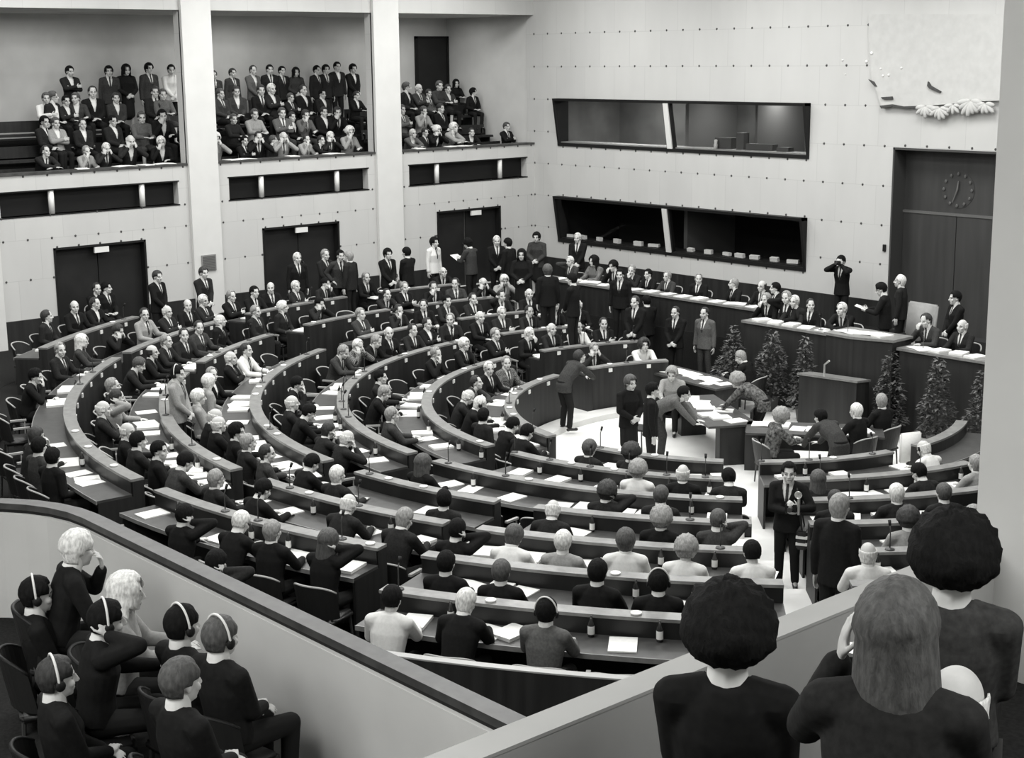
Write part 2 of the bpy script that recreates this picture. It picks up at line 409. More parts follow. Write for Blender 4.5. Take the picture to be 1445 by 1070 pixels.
for w, (z0, z1) in enumerate(WZ):
    up = w == 0
    FO = .24    # the frame leans out into the hall at the top
    bm = NB()
    def wedge(x0, x1, za, zb, ya0, ya1, yb0, yb1):
        vs = [bm.verts.new(p) for p in ((x0,ya0,za),(x1,ya0,za),(x1,ya1,za),(x0,ya1,za),(x0,yb0,zb),(x1,yb0,zb),(x1,yb1,zb),(x0,yb1,zb))]
        for f in ((0,3,2,1),(4,5,6,7),(0,1,5,4),(1,2,6,5),(2,3,7,6),(3,0,4,7)): bm.faces.new([vs[i] for i in f])
    wedge(WX0, WX0 + .07, z0, z1, YB - .02, YB + .34, YB - FO, YB + .34)
    wedge(WX1 - .07, WX1, z0, z1, YB - .02, YB + .34, YB - FO, YB + .34)
    wedge(WX0, WX1, z1 - .07, z1, YB - FO + .012, YB + .34, YB - FO, YB + .34)
    wedge(WX0, WX1, z0, z0 + .09, YB - .03, YB + .34, YB - .035, YB + .34)
    W = struct('window_%d' % (w + 1), bm, BLACK)
    bm = NB(); MX = -27.2
    wedge(MX - .13, MX - .085, z0 + .09, z1 - .07, YB - .02, YB + .1, YB - FO + .01, YB - FO + .13)
    wedge(MX + .085, MX + .13, z0 + .09, z1 - .07, YB - .02, YB + .1, YB - FO + .01, YB - FO + .13)
    obj('mullion_edge', bm, BLACK, W)
    bm = NB(); wedge(MX - .085, MX + .085, z0 + .08, z1 - .07, YB - .06, YB + .08, YB - FO - .02, YB - FO + .12); obj('mullion', bm, WHITE if up else COLUMN, W)
    bm = NB(); bm.faces.new([bm.verts.new(p) for p in ((WX0 + .07, YB + .005, z0 + .09), (WX1 - .07, YB + .005, z0 + .09), (WX1 - .07, YB - FO + .05, z1 - .07), (WX0 + .07, YB - FO + .05, z1 - .07))]); obj('window_pane', bm, GLASS, W)
    bm = NB(); box(bm, WX0 + .08, WX1 - .08, YB + .03, YB + .6, z0 + .07, z0 + .12); obj('window_sill', bm, mat('sill_pale', .42, .6) if up else WOODV, W)
    # the interpreters' booth behind the glass
    zf, zc, yr = z0 - .85, z1 + .25, YB + 2.6
    bm = NB(); box(bm, WX0 - .1, WX1 + .1, YB + T2, yr + .1, zf - .1, zf); struct('floor_booth', bm, CARPET)
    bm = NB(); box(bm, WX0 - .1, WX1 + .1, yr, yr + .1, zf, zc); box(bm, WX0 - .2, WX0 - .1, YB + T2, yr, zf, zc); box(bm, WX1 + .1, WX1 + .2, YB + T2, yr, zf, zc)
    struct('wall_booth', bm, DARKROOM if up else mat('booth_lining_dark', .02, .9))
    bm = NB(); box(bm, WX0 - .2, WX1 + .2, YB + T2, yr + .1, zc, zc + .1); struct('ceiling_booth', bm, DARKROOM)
    bm = NB(); box(bm, MX - .06, MX + .06, YB + .62, yr, zf, zc)
    if up: box(bm, -24.9, -24.82, YB + .65, yr, zf, zc)
    struct('partition_booth', bm, mat('booth_partition', .16, .9))
# papers lying on the sill of the lower booth window, and a few articles on the upper one
lx = [(806, 331), (823, 334), (846, 337), (871, 340), (901, 344), (923, 347), (975, 351), (1000, 354), (1026, 357), (1044, 360), (1065, 362), (1093, 366), (1119, 370)]
for n, (px, py) in enumerate(lx):
    p = aty(px, py, YB + .22); bm = NB(); rbox(bm, (p.x, YB + .22, WZ[1][0] + .12 + .055), (random.uniform(.2, .34), .10, random.uniform(.08, .13)), random.uniform(-.3, .3), random.uniform(-.1, .25))
    tag(obj('paper_pad', bm, PAPER), 'white paper pad, %s from the left, on the lower window sill' % ordinal(n + 1), 'paper', 'paper pads on the lower window sill')
bm = NB(); p = aty(1010, 207, YB + .2); lathe(bm, [(.05, 0), (.055, .1), (.04, .14), (.045, .22), (.02, .24)], (p.x, p.y, WZ[0][0] + .12), 12)
tag(obj('white_jug', bm, WHITE, None, True), 'small white jug on the sill of the upper booth window', 'jug')
for n, (px, w_, h_) in enumerate(((1024, .5, .28), (1048, .22, .42), (1075, .8, .16), (1108, .35, .1))):
    p = aty(px, 205, YB + .42); bm = NB(); rbox(bm, (p.x, YB + .42, WZ[0][0] + .12 + h_ / 2), (w_, .25, h_), .1)
    tag(obj('equipment_case', bm, mat('case_grey', .09 + .05 * n, .6)), ('wide grey case beside the jug', 'tall narrow grey case', 'long low grey case', 'flat pale case near the frame end')[n] + ' behind the upper window', 'case')

# ---- portal: dark recessed double door with the clock in its head panel
bm = NB(); box(bm, PXL, PXR, YB + .45, YB + .55, ZW, PZ); D = struct('door_4', bm, DOORP)
bm = NB(); box(bm, PXL, PXL + .04, YB - .03, YB + .45, ZW, PZ); box(bm, PXR - .04, PXR, YB - .03, YB + .45, ZW, PZ); box(bm, PXL, PXR, YB - .03, YB + .45, PZ - .05, PZ)
obj('door_frame', bm, mat('portal_jamb', .06, .5), D)
zt = aty(1310, 300, YB + .45).z
bm = NB(); box(bm, PXL + .04, PXR - .04, YB + .40, YB + .45, zt - .03, zt + .03); obj('transom', bm, mat('transom_edge', .12, .5), D)
for k in range(3):
    w_ = (PXR - PXL - .08) / 3
    bm = NB(); box(bm, PXL + .05 + k * w_, PXL + .03 + (k + 1) * w_, YB + .42, YB + .45, ZW, zt - .03); obj('door_leaf', bm, DOORP, D)
cc = aty(1352, 268, YB + .44); cc.y = YB + .445
t = thing('wall_clock', 'round clock with pale hour marks set in the dark door head', 'clock', cc)
bm = NB(); lathe(bm, [(.42, 0), (.42, .004)], (0, 0, 0), 40)
bmesh.ops.rotate(bm, verts=bm.verts, matrix=Matrix.Rotation(pi/2, 3, 'X'), cent=(0, 0, 0)); bmesh.ops.translate(bm, verts=bm.verts, vec=cc)
obj('dial', bm, DOORP, t)
for k in range(12):
    a = 2 * pi * k / 12; bm = NB(); ball(bm, (cc.x + .36 * sin(a), cc.y - .03, cc.z + .36 * cos(a)), (.035, .012, .045), 1); obj('hour_mark', bm, mat('mark_grey', .10, .5), t)
for L, dx, dz, w_ in ((.24, .02, .20, .018), (.33, -.11, -.29, .014)):
    bm = NB(); tube(bm, [(cc.x, cc.y - .04, cc.z), (cc.x + dx, cc.y - .04, cc.z + dz)], [w_ * 1.4, w_ * .7], 6); obj('hand', bm, mat('hand_grey', .14, .5), t)
# small fitting on the wall beside the portal
p = aty(1248, 350, YB - .02); bm = NB(); rbox(bm, p, (.07, .05, .16)); tag(obj('wall_switch', bm, BLACK), 'small dark switch on the wall left of the tall portal', 'switch')

# ---- plaster relief high on the end wall
def wpt(px, py): q = aty(px, py, YB - .05); return (q.x, q.z)
t = thing('wall_relief', 'white plaster relief with leafy lower edge above the tall portal', 'relief', aty(1330, 130, YB - .05))
def slab(bm, pts, y0, y1):
    A = [bm.verts.new((x, y0, z)) for x, z in pts]; B = [bm.verts.new((x, y1, z)) for x, z in pts]; n = len(pts)
    bm.faces.new(A); bm.faces.new(B[::-1])
    for i in range(n): bm.faces.new((A[i], B[i], B[(i+1) % n], A[(i+1) % n]))
out = [(1228, 60), (1232, 112), (1240, 130), (1243, 142), (1246, 150), (1262, 147), (1275, 150), (1290, 151), (1303, 149), (1325, 148), (1350, 146), (1380, 143), (1440, 141), (1440, 20), (1228, 20)]
bm = NB(); slab(bm, [wpt(*q) for q in out], YB - .11, YB); obj('relief_slab', bm, RELIEF, t)
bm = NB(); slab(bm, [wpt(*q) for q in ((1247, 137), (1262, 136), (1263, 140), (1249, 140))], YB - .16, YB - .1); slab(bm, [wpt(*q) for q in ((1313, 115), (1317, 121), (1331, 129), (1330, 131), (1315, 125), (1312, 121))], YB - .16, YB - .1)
slab(bm, [wpt(*q) for q in ((1228, 112), (1236, 115), (1240, 122), (1237, 122))], YB - .13, YB - .1); slab(bm, [wpt(*q) for q in ((1244, 149), (1262, 147), (1278, 150), (1303, 149), (1303, 152), (1277, 153), (1262, 150), (1246, 153))], YB - .13, YB - .02); obj('relief_mark_shadow', bm, RELIEF2, t)  # last strip paints the shadow along the slab's lower edge
for px, py, n, s in ((1308, 150, 7, 1.0), (1328, 152, 7, 1.0), (1347, 148, 5, .8), (1372, 142, 8, 1.2), (1392, 146, 6, 1.0)):
    bm = NB(); q = aty(px, py, YB - .1)
    for k in range(n):
        a = -pi * .95 + pi * .9 * k / (n - 1); L = .26 * s * random.uniform(.8, 1.15)
        ball(bm, (q.x + cos(a) * L * .55, q.y - .05, q.z + sin(a) * L * .55), (L * .55, .05, .055 * s), 2, Matrix.Rotation(-a, 3, 'Y'))
    obj('relief_leaf_cluster', bm, RELIEF, t, True)
bm = NB()
for px, py, s in ((1230, 75, .05), (1223, 87, .045), (1243, 97, .03), (1254, 106, .035), (1246, 107, .03), (1272, 96, .03), (1189, 85, .03), (1193, 105, .02)):
    q = aty(px, py, YB - (.11 if px > 1229 else 0)); ball(bm, q, (s, .03, s), 1)
obj('relief_stud', bm, WHITE, t, True)

# ---- rest of the shell
bm = NB(); box(bm, -39, 6, -5, YB + 4, 10.5, 10.7); struct('ceiling', bm, CEIL)
bm = NB(); box(bm, 4, 4.3, -5, YB + 4, -.35, 10.5); struct('wall_right', bm, PLASTER)
bm = NB(); box(bm, -39, 4, -5, -4.7, -.35, 10.5); struct('wall_rear', bm, PLASTER)

# ---- galleries on the near side
ZR = 4.83; XR = -3.95
YP = 5.45; ZQ = aty(400, 852, YP).z          # rear parapet rail
bm = NB(); box(bm, XR, XR + .14, 2.4, 30, 2.3, ZR); struct('wall_parapet_right', bm, PARAPET)
bm = NB(); box(bm, XR + .0, XR + .145, 2.4, 30, ZR, ZR + .015); struct('trim_5', bm, PARAPET)
bm = NB(); box(bm, -2.72, 1.2, -4, 12, 3.9, 4.64); box(bm, XR + .14, -2.72, 5.5, 12, 3.85, 4.17); box(bm, -1.9, 1.2, -4, 12, 4.64, 5.2); box(bm, -1.1, 1.2, -4, 12, 5.2, 5.6); struct('floor_gallery_right', bm, CARPET)
bm = NB(); box(bm, XR + .02, XR + 1.0, 6.6, 7.6, 0, 10.5); struct('column_right', bm, COLUMN)
# rear parapet: straight, then a rounded corner at its left end
RC = 1.54; XE = -11.63
path = [(x, YP) for x in (XR - .01, -6.5, XE)] + [(XE - RC * sin(radians(a)), YP - RC + RC * cos(radians(a))) for a in range(10, 91, 10)] + [(XE - RC, 0.0)]
def band(bm, w0, w1, z0, z1):
    n = len(path); rows = []
    for i in range(n):
        a, b = V3((*path[max(i-1, 0)], 0)), V3((*path[min(i+1, n-1)], 0)); d = (b - a).normalized(); nrm = V3((d.y, -d.x, 0))  # hall side
        p = V3((*path[i], 0))
        rows.append([bm.verts.new(p + nrm * w + V3((0, 0, z))) for w, z in ((w0, z0), (w1, z0), (w1, z1), (w0, z1))])
    for i in range(n - 1):
        A, B = rows[i], rows[i+1]
        for j in range(4): bm.faces.new((A[j], A[(j+1) % 4], B[(j+1) % 4], B[j]))
    bm.faces.new(rows[0][::-1]); bm.faces.new(rows[-1])
FR = ZQ - 1.06
bm = NB(); band(bm, -.16, -.03, FR - .3, ZQ - .085); struct('wall_parapet_rear', bm, PLASTER)
bm = NB(); band(bm, -.13, .02, ZQ - .055, ZQ); struct('trim_6', bm, RAILW)
bm = NB(); band(bm, -.12, -.04, ZQ - .085, ZQ - .055); struct('trim_7', bm, BLACK)  # black strip painted in for the shadow line under the rail
bm = NB(); box(bm, XE - RC + .1, XR + .14, -4, YP - .2, FR - .35, FR); box(bm, XR + .14, -2.72, -4, 5.5, FR - .3, FR); struct('floor_gallery_rear', bm, CARPET)
# low curved partition behind the last chairs
bm = NB(); arc_box(bm, 15.05, 15.12, ring_floor(6), 1.97, 284, 314, 2); P = struct('partition_low', bm, WOODV)
bm = NB(); arc_box(bm, 15.04, 15.13, 1.97, 1.985, 284, 314, 2); obj('partition_cap', bm, RIM, P)
# ================================================================== delegates' desks
BLOCKS = {'a': 'far corner block', 'b': 'middle door block', 'c': 'pillar block', 'd': 'long left block', 'e': 'near left block', 'f': 'centre block', 'g': 'right block', 'h': 'far right block'}
DESKS = {0: [('a', 149.5, 175.3), ('d', 188.5, 263), ('f', 277, 308.6), ('g', 316.5, 348.5), ('h', 357, 386)],
         1: [('a', 151, 176), ('d', 187, 267), ('f', 273, 310.3), ('g', 317.5, 350), ('h', 355.5, 368)],
         2: [('a', 158.5, 175.5), ('d', 183.5, 267), ('f', 271.8, 311.5), ('g', 317.5, 349)],
         3: [('a', 163, 176), ('b', 183, 196), ('d', 205.5, 267), ('e', 272.2, 289.2), ('f', 293, 312), ('g', 316.8, 345)],
         4: [('a', 165, 177), ('b', 181.5, 196), ('c', 203, 220.5), ('d', 226, 267), ('e', 271.2, 290), ('f', 292.6, 311.6), ('g', 317, 336)],
         5: [('a', 166, 177), ('b', 182, 197), ('c', 201.5, 220), ('d', 222.5, 267.2), ('e', 270.4, 290.2), ('f', 293, 313), ('g', 316.5, 331)],
         6: [('c', 206, 222), ('f', 294.5, 311)]}
NEAR = {}
def row_of(i): return ROWNAME[i]
def make_desk(i, blk, a0, a1):
    r, f = ring_r(i), ring_floor(i)
    fl = (ring_floor(i - 1) if i else 0.0)
    am = (a0 + a1) / 2; base = pol(r, am, f)
    t = thing('curved_desk', 'curved dark wood desk, %s of the %s' % (row_of(i), BLOCKS[blk]), 'desk', base, 0, 'curved delegate desks')
    e = degrees(.02 / r)
    bm = NB(); arc_box(bm, r - .13, r - .10, fl - (.0 if i else -.0), f + .91, a0, a1); obj('front_panel', bm, WOODV, t)
    bm = NB(); arc_box(bm, r - .135, r + .06, f + .915, f + .95, a0, a1); obj('ledge', bm, LEDGE, t)
    bm = NB(); arc_box(bm, r + .035, r + .055, f + .72, f + .915, a0 + e, a1 - e); obj('riser', bm, WOOD, t)
    bm = NB(); arc_box(bm, r + .055, r + .555, f + .705, f + .74, a0, a1); obj('worktop', bm, WORKTOP, t)
    bm = NB(); arc_box(bm, r + .556, r + .57, f + .69, f + .742, a0, a1); obj('worktop_edge', bm, LEDGE, t)
    for a in (a0, a1):
        d = degrees(.03 / r) * (1 if a == a0 else -1)
        bm = NB(); arc_box(bm, r - .10, r + .035, f, f + .915, a, a + d); arc_box(bm, r + .035, r + .54, f, f + .705, a, a + d); obj('end_panel', bm, WOODV, t)
    L = radians(a1 - a0) * r; n = max(1, int(L / .82))
    if 140 < am < 262 or am > 350:           # the little white cards that hang on the desk fronts
        for k in range(n):
            a = a0 + (a1 - a0) * (k + .5) / n + random.uniform(-.3, .3); p = pol(r - .142, a, f + .855)
            bm = NB(); rbox(bm, p, (.02, .085, .075), radians(a)); obj('name_card', bm, WHITE, t)
    return t
for i, bl in DESKS.items():
    for blk, a0, a1 in bl: make_desk(i, blk, a0, a1)

# ---- staff bench by the end wall
def straight_desk(name, label, cat, pts, z0, z1, mtop, group=None, toplip=.05):
    c = V3((sum(p[0] for p in pts) / len(pts), sum(p[1] for p in pts) / len(pts), z0))
    t = thing(name, label, cat, c, 0, group)
    bm = NB(); prism(bm, pts, z0, z1 - .05); obj('front_panel', bm, WOODV, t)
    cx, cy = c.x, c.y
    big = [(cx + (p[0] - cx) * 1.0 + (.04 if p[0] > cx else -.04), p[1] + (-toplip if p[1] < cy else 0)) for p in pts]
    bm = NB(); prism(bm, big, z1 - .05, z1); obj('top', bm, mtop, t)
    return t
ZB = 1.72
straight_desk('staff_bench_desk', 'long dark staff desk with papers below the lower booth window', 'desk', [(-28.3, 25.98), (-20.75, 25.98), (-20.75, 26.38), (-28.3, 26.38)], 0, ZB, LEDGE)
# ---- dais
straight_desk('dais_desk', 'lower dark dais desk left of the chair stand, plants before it', 'desk', [(-20.5, 24.68), (-17.95, 24.68), (-17.95, 25.12), (-20.5, 25.12)], 0, 1.72, LEDGE)
straight_desk('dais_desk', 'lower dark dais desk right of the chair stand', 'desk', [(-16.45, 24.5), (-13.6, 24.5), (-13.6, 24.95), (-16.45, 24.95)], 0, 1.70, LEDGE)
straight_desk('presiding_desk', 'tall dark presiding desk projecting from the dais', 'desk', [(-17.93, 24.14), (-17.25, 24.10), (-16.52, 24.36), (-16.52, 25.0), (-17.93, 25.0)], 0, 1.86, LEDGE, toplip=.03)
# speaker's lectern
lp = V3((-17.3, 23.4, 0)); lr = radians(9)
t = thing('lectern', 'dark wooden lectern in front of the presiding desk', 'lectern', lp, lr)
def local(bm, name, m, par, smooth=False): return put(name, to_mesh(name, bm, m, smooth), par)
bm = NB(); box(bm, -.62, .62, -.03, .03, 0, 1.12); box(bm, -.62, -.58, .03, .5, 0, 1.1); box(bm, .58, .62, .03, .5, 0, 1.1); local(bm, 'front_panel', WOODV, t)
bm = NB(); vs = box(bm, -.65, .65, -.06, .52, 1.12, 1.16)
for v in vs:
    if v.co.y > 0: v.co.z -= .07
local(bm, 'top', LEDGE, t)
bm = NB(); tube(bm, [(-.14, .1, 1.14), (-.14, .1, 1.36), (-.02, .06, 1.46)], [.022, .018, .02], 8); local(bm, 'microphone_stem', CHROME, t)
# big high-backed chair of the president
t = thing('high_backed_chair', 'tall pale grey leather chair behind the presiding desk', 'chair', (-17.25, 26.15, ZW), radians(175))
bm = NB(); rbox(bm, (0, -.25, .82), (.74, .10, 1.0), 0, .12)
bmesh.ops.bevel(bm, geom=bm.edges[:], offset=.03, segments=2, affect='EDGES'); local(bm, 'backrest', GREYLEATHER, t, True)
bm = NB(); rbox(bm, (0, .08, .45), (.66, .6, .14)); bmesh.ops.bevel(bm, geom=bm.edges[:], offset=.03, segments=2, affect='EDGES'); local(bm, 'seat', GREYLEATHER, t, True)
for s in (-1, 1):
    bm = NB(); rbox(bm, (s * .36, .06, .62), (.07, .55, .06)); rbox(bm, (s * .36, .28, .5), (.05, .05, .22)); local(bm, 'armrest', SOFTBLACK, t)
    for q in (-1, 1):
        bm = NB(); tube(bm, [(s * .3, .08 + q * .26, 0), (s * .3, .08 + q * .26, .4)], .025, 8); local(bm, 'leg', BLACK, t)

# ---- clerks' tables in the well
def table(label, c, rz, L, W, H=.75):
    t = thing('clerk_table', label, 'table', c, rz)
    bm = NB(); box(bm, -L/2, L/2, -W/2, W/2, H - .04, H); local(bm, 'tabletop', WORKTOP, t)
    bm = NB(); box(bm, -L/2 + .1, L/2 - .1, W/2 - .1, W/2 - .07, .25, H - .04); local(bm, 'modesty_panel', WOODV, t)
    for s in (-1, 1):
        bm = NB(); box(bm, s * (L/2 - .12) - .14, s * (L/2 - .12) + .10, -W/2 + .22, W/2 - .22, 0, H - .04); local(bm, 'pedestal', WOODV, t)
    return t
TABLES = [('dark clerk table with open papers in the middle of the well', V3((-18.15, 20.95, 0)), radians(-30), 2.5, .95),
          ('dark clerk table with papers, the farther one, nearer the staff bench', V3((-20.35, 22.95, 0)), radians(-8), 2.3, .85),
          ('dark clerk table beside the gangway, left of the shrubs', V3((-15.9, 21.15, 0)), radians(38), 2.4, .9)]
for a in TABLES: table(*a)

# ---- conical shrubs before the dais
def shrub(label, p, h, w, seed):
    rnd = random.Random(seed)
    t = thing('conical_shrub', label, 'shrub', p, 0, 'conical shrubs before the dais')
    bm = NB(); lathe(bm, [(.13, 0), (.17, .26), (.18, .28), (.15, .28)], (0, 0, 0), 14); local(bm, 'pot', POT, t, True)
    bm = NB(); tube(bm, [(0, 0, .24), (.01, 0, h * .5), (0, .01, h * .9)], [.03, .02, .008], 6); local(bm, 'trunk', BARK, t)
    bm = NB()
    n = int(520 * w / .33)
    for k in range(n):
        u = rnd.random() ** .7; z = .30 + (h - .34) * (1 - u) if rnd.random() < .0 else .30 + (h - .32) * (1 - rnd.random() ** .62)
        rr = w * (1 - (z - .3) / (h - .25)) ** .75 * (0.62 + .38 * math.sqrt(rnd.random())) + .02
        rr *= 1 + .16 * sin(z * 9 + seed) 
        a = rnd.uniform(0, 2 * pi); L = rnd.uniform(.07, .13); wd = L * .34
        c = V3((rr * cos(a), rr * sin(a), z)); d = V3((cos(a), sin(a), rnd.uniform(-.5, .9))).normalized()
        d = (d + V3((rnd.uniform(-.5, .5), rnd.uniform(-.5, .5), 0))).normalized()
        s_ = d.cross(V3((0, 0, 1))).normalized(); nrm = s_.cross(d)
        q = [c - d * L * .4, c + s_ * wd + nrm * .008, c + d * L * .7 - nrm * .015, c - s_ * wd + nrm * .008]
        vs = [bm.verts.new(x) for x in q]; f1 = bm.faces.new((vs[0], vs[1], vs[2])); f2 = bm.faces.new((vs[0], vs[2], vs[3]))
        mi = 1 if rnd.random() < .35 else 0; f1.material_index = mi; f2.material_index = mi
    me = to_mesh('foliage', bm, [LEAF, LEAF2], False, False); put('foliage', me, t)
SHR = [('conical shrub at the left end of the dais desk', 1035, 458, -19.9, 24.1, .34), ('broad conical shrub left of the lectern', 1090, 462, -18.85, 24.2, .42),
       ('conical shrub partly behind the lectern', 1137, 470, -18.1, 23.95, .30), ('conical shrub right of the presiding desk', 1258, 492, -16.15, 24.05, .34),
       ('conical shrub before the right dais desk', 1325, 503, -15.15, 23.95, .36), ('conical shrub beside the right-hand column', 1388, 520, -14.15, 23.9, .34),
       ('low shrub under the dais near the staff bench', 1022, 500, -20.75, 24.6, .28)]
for n, (lb, px, py, x, y, w) in enumerate(SHR):
    q = aty(px, py, y); shrub(lb, V3((q.x, y, 0)), max(.9, q.z), w, n + 3)

# ================================================================== chairs
def chair_parts():
    P = {}
    bm = NB(); rbox(bm, (0, .02, .355), (.50, .46, .09)); bmesh.ops.bevel(bm, geom=bm.edges[:], offset=.03, segments=2, affect='EDGES'); P['seat'] = to_mesh('seat', bm, SOFTBLACK, True)
    bm = NB(); n = 14; R = .30; rows = []
    for k in range(n + 1):
        a = radians(-156 + 132 * k / n); c, s = cos(a), sin(a)
        lo, hi = .40, .80 - .10 * abs(2 * k / n - 1) ** 3
        rows.append([bm.verts.new((r * c * .96, r * s * .92 + .04 - (z - .44) * .18, z)) for r, z in ((R, lo), (R + .03, lo), (R + .03, hi), (R, hi))])
    for k in range(n):
        A, B = rows[k], rows[k+1]
        for j in range(4): bm.faces.new((A[j], A[(j+1) % 4], B[(j+1) % 4], B[j]))
    bm.faces.new(rows[0][::-1]); bm.faces.new(rows[-1]); P['backrest'] = to_mesh('backrest', bm, SOFTBLACK, False)
    bm = NB(); tube(bm, [( (R + .015) * cos(radians(-156 + 132 * k / n)) * .96, (R + .015) * sin(radians(-156 + 132 * k / n)) * .92 + .04 - (.36 - .10 * abs(2*k/n - 1)**3) * .18, .805 - .10 * abs(2 * k / n - 1) ** 3) for k in range(n + 1)], .015, 6)
    P['back_rim'] = to_mesh('back_rim', bm, RIM, True)
    for s, nm in ((-1, 'armrest_l'), (1, 'armrest_r')):
        bm = NB(); rbox(bm, (s * .300, .06, .615), (.045, .26, .03)); tube(bm, [(s * .300, .16, .34), (s * .300, .16, .60)], .012, 6); P[nm] = to_mesh('armrest', bm, RIM)
    for n_, (x, y) in enumerate(((-.2, -.18), (.2, -.18), (-.2, .22), (.2, .22))):
        bm = NB(); tube(bm, [(x * 1.1, y * 1.1, 0), (x, y, .32)], [.014, .018], 6); P['leg%d' % n_] = to_mesh('leg', bm, METAL)
    return P
CHAIR = chair_parts()
def chair(p, rz, label, group, arms=True, name='armchair'):
    t = thing(name, label, 'chair', p, rz, group)
    for k, me in CHAIR.items():
        if k.startswith('arm') and not arms: continue
        put('armrest' if k.startswith('arm') else ('leg' if k.startswith('leg') else k), me, t)
    return t
# ================================================================== people
def vox(bm, name, size, smooth=2, mats=()):
    """one continuous skin over the overlapping volumes"""
    me = bpy.data.meshes.new(name); bmesh.ops.recalc_face_normals(bm, faces=bm.faces); bm.to_mesh(me); bm.free()
    o = bpy.data.objects.new(name, me); COL.objects.link(o)
    m = o.modifiers.new('r', 'REMESH'); m.mode = 'VOXEL'; m.voxel_size = size; m.adaptivity = 0
    if smooth:
        s = o.modifiers.new('s', 'SMOOTH'); s.factor = .5; s.iterations = smooth
    dg = bpy.context.evaluated_depsgraph_get()
    res = bpy.data.meshes.new_from_object(o.evaluated_get(dg)); res.name = name
    bpy.data.objects.remove(o); bpy.data.meshes.remove(me)
    res.materials.clear()
    for x in mats: res.materials.append(x)
    res.polygons.foreach_set('use_smooth', [True] * len(res.polygons))
    return res
def limb(bm, p0, p1, r0, r1, seg=10, ends=True):
    p0, p1 = V3(p0), V3(p1)
    n = 3
    tube(bm, [p0.lerp(p1, k / n) for k in range(n + 1)], [r0 + (r1 - r0) * k / n for k in range(n + 1)], seg)
    if ends: ball(bm, p0, r0 * .995, 2); ball(bm, p1, r1 * .995, 2)
def ik(a, b, l1, l2, pole):
    a, b = V3(a), V3(b); d = b - a; L = min(d.length, (l1 + l2) * .995); d = d.normalized(); b = a + d * L
    x = (l1*l1 - l2*l2 + L*L) / (2 * L); h = math.sqrt(max(0, l1*l1 - x*x))
    p = V3(pole); p = (p - d * p.dot(d)); p = p.normalized() if p.length > 1e-4 else V3((0, 0, -1))
    return a + d * x + p * h, b
FING = [(-.030, .080, -.10), (-.010, .090, -.03), (.011, .085, .03), (.031, .066, .11)]
def hand(bm, wrist, d, nrm, side, curl=.5, sc=1.0):
    """palm, four fingers of different lengths and a thumb; d = pointing direction, nrm = back of the hand"""
    d = d.normalized(); nrm = (nrm - d * nrm.dot(d)).normalized(); lat = d.cross(nrm).normalized()
    if side > 0: lat = -lat            # lat points to the thumb side
    w = V3(wrist)
    R = Matrix((lat, d, nrm)).transposed()
    ball(bm, w + d * .045 * sc, (.042 * sc, .055 * sc, .017 * sc), 2, R)
    ball(bm, w + d * .075 * sc, (.043 * sc, .028 * sc, .015 * sc), 2, R)
    for off, L, spread in FING:
        o = -off
        p = w + (d * .085 + lat * o) * sc; dd = (d + lat * (-spread)).normalized(); seg = [.45, .32, .26]; ang = 0; r = .0088
        for k in range(3):
            ang += curl * (.35, .75, .55)[k]
            v = (dd * cos(ang) - nrm * sin(ang)); q = p + v * L * seg[k] * sc
            limb(bm, p, q, r * sc, r * .92 * sc, 6, True); p = q; r *= .92
    p = w + (d * .03 + lat * .032) * sc; v = (lat * .75 + d * .65 - nrm * .25).normalized()
    q = p + v * .045 * sc; limb(bm, p, q, .0125 * sc, .0105 * sc, 6)
    v2 = (lat * .25 + d * .9 - nrm * .35 * (1 + curl)).normalized(); limb(bm, q, q + v2 * .036 * sc, .0105 * sc, .009 * sc, 6)

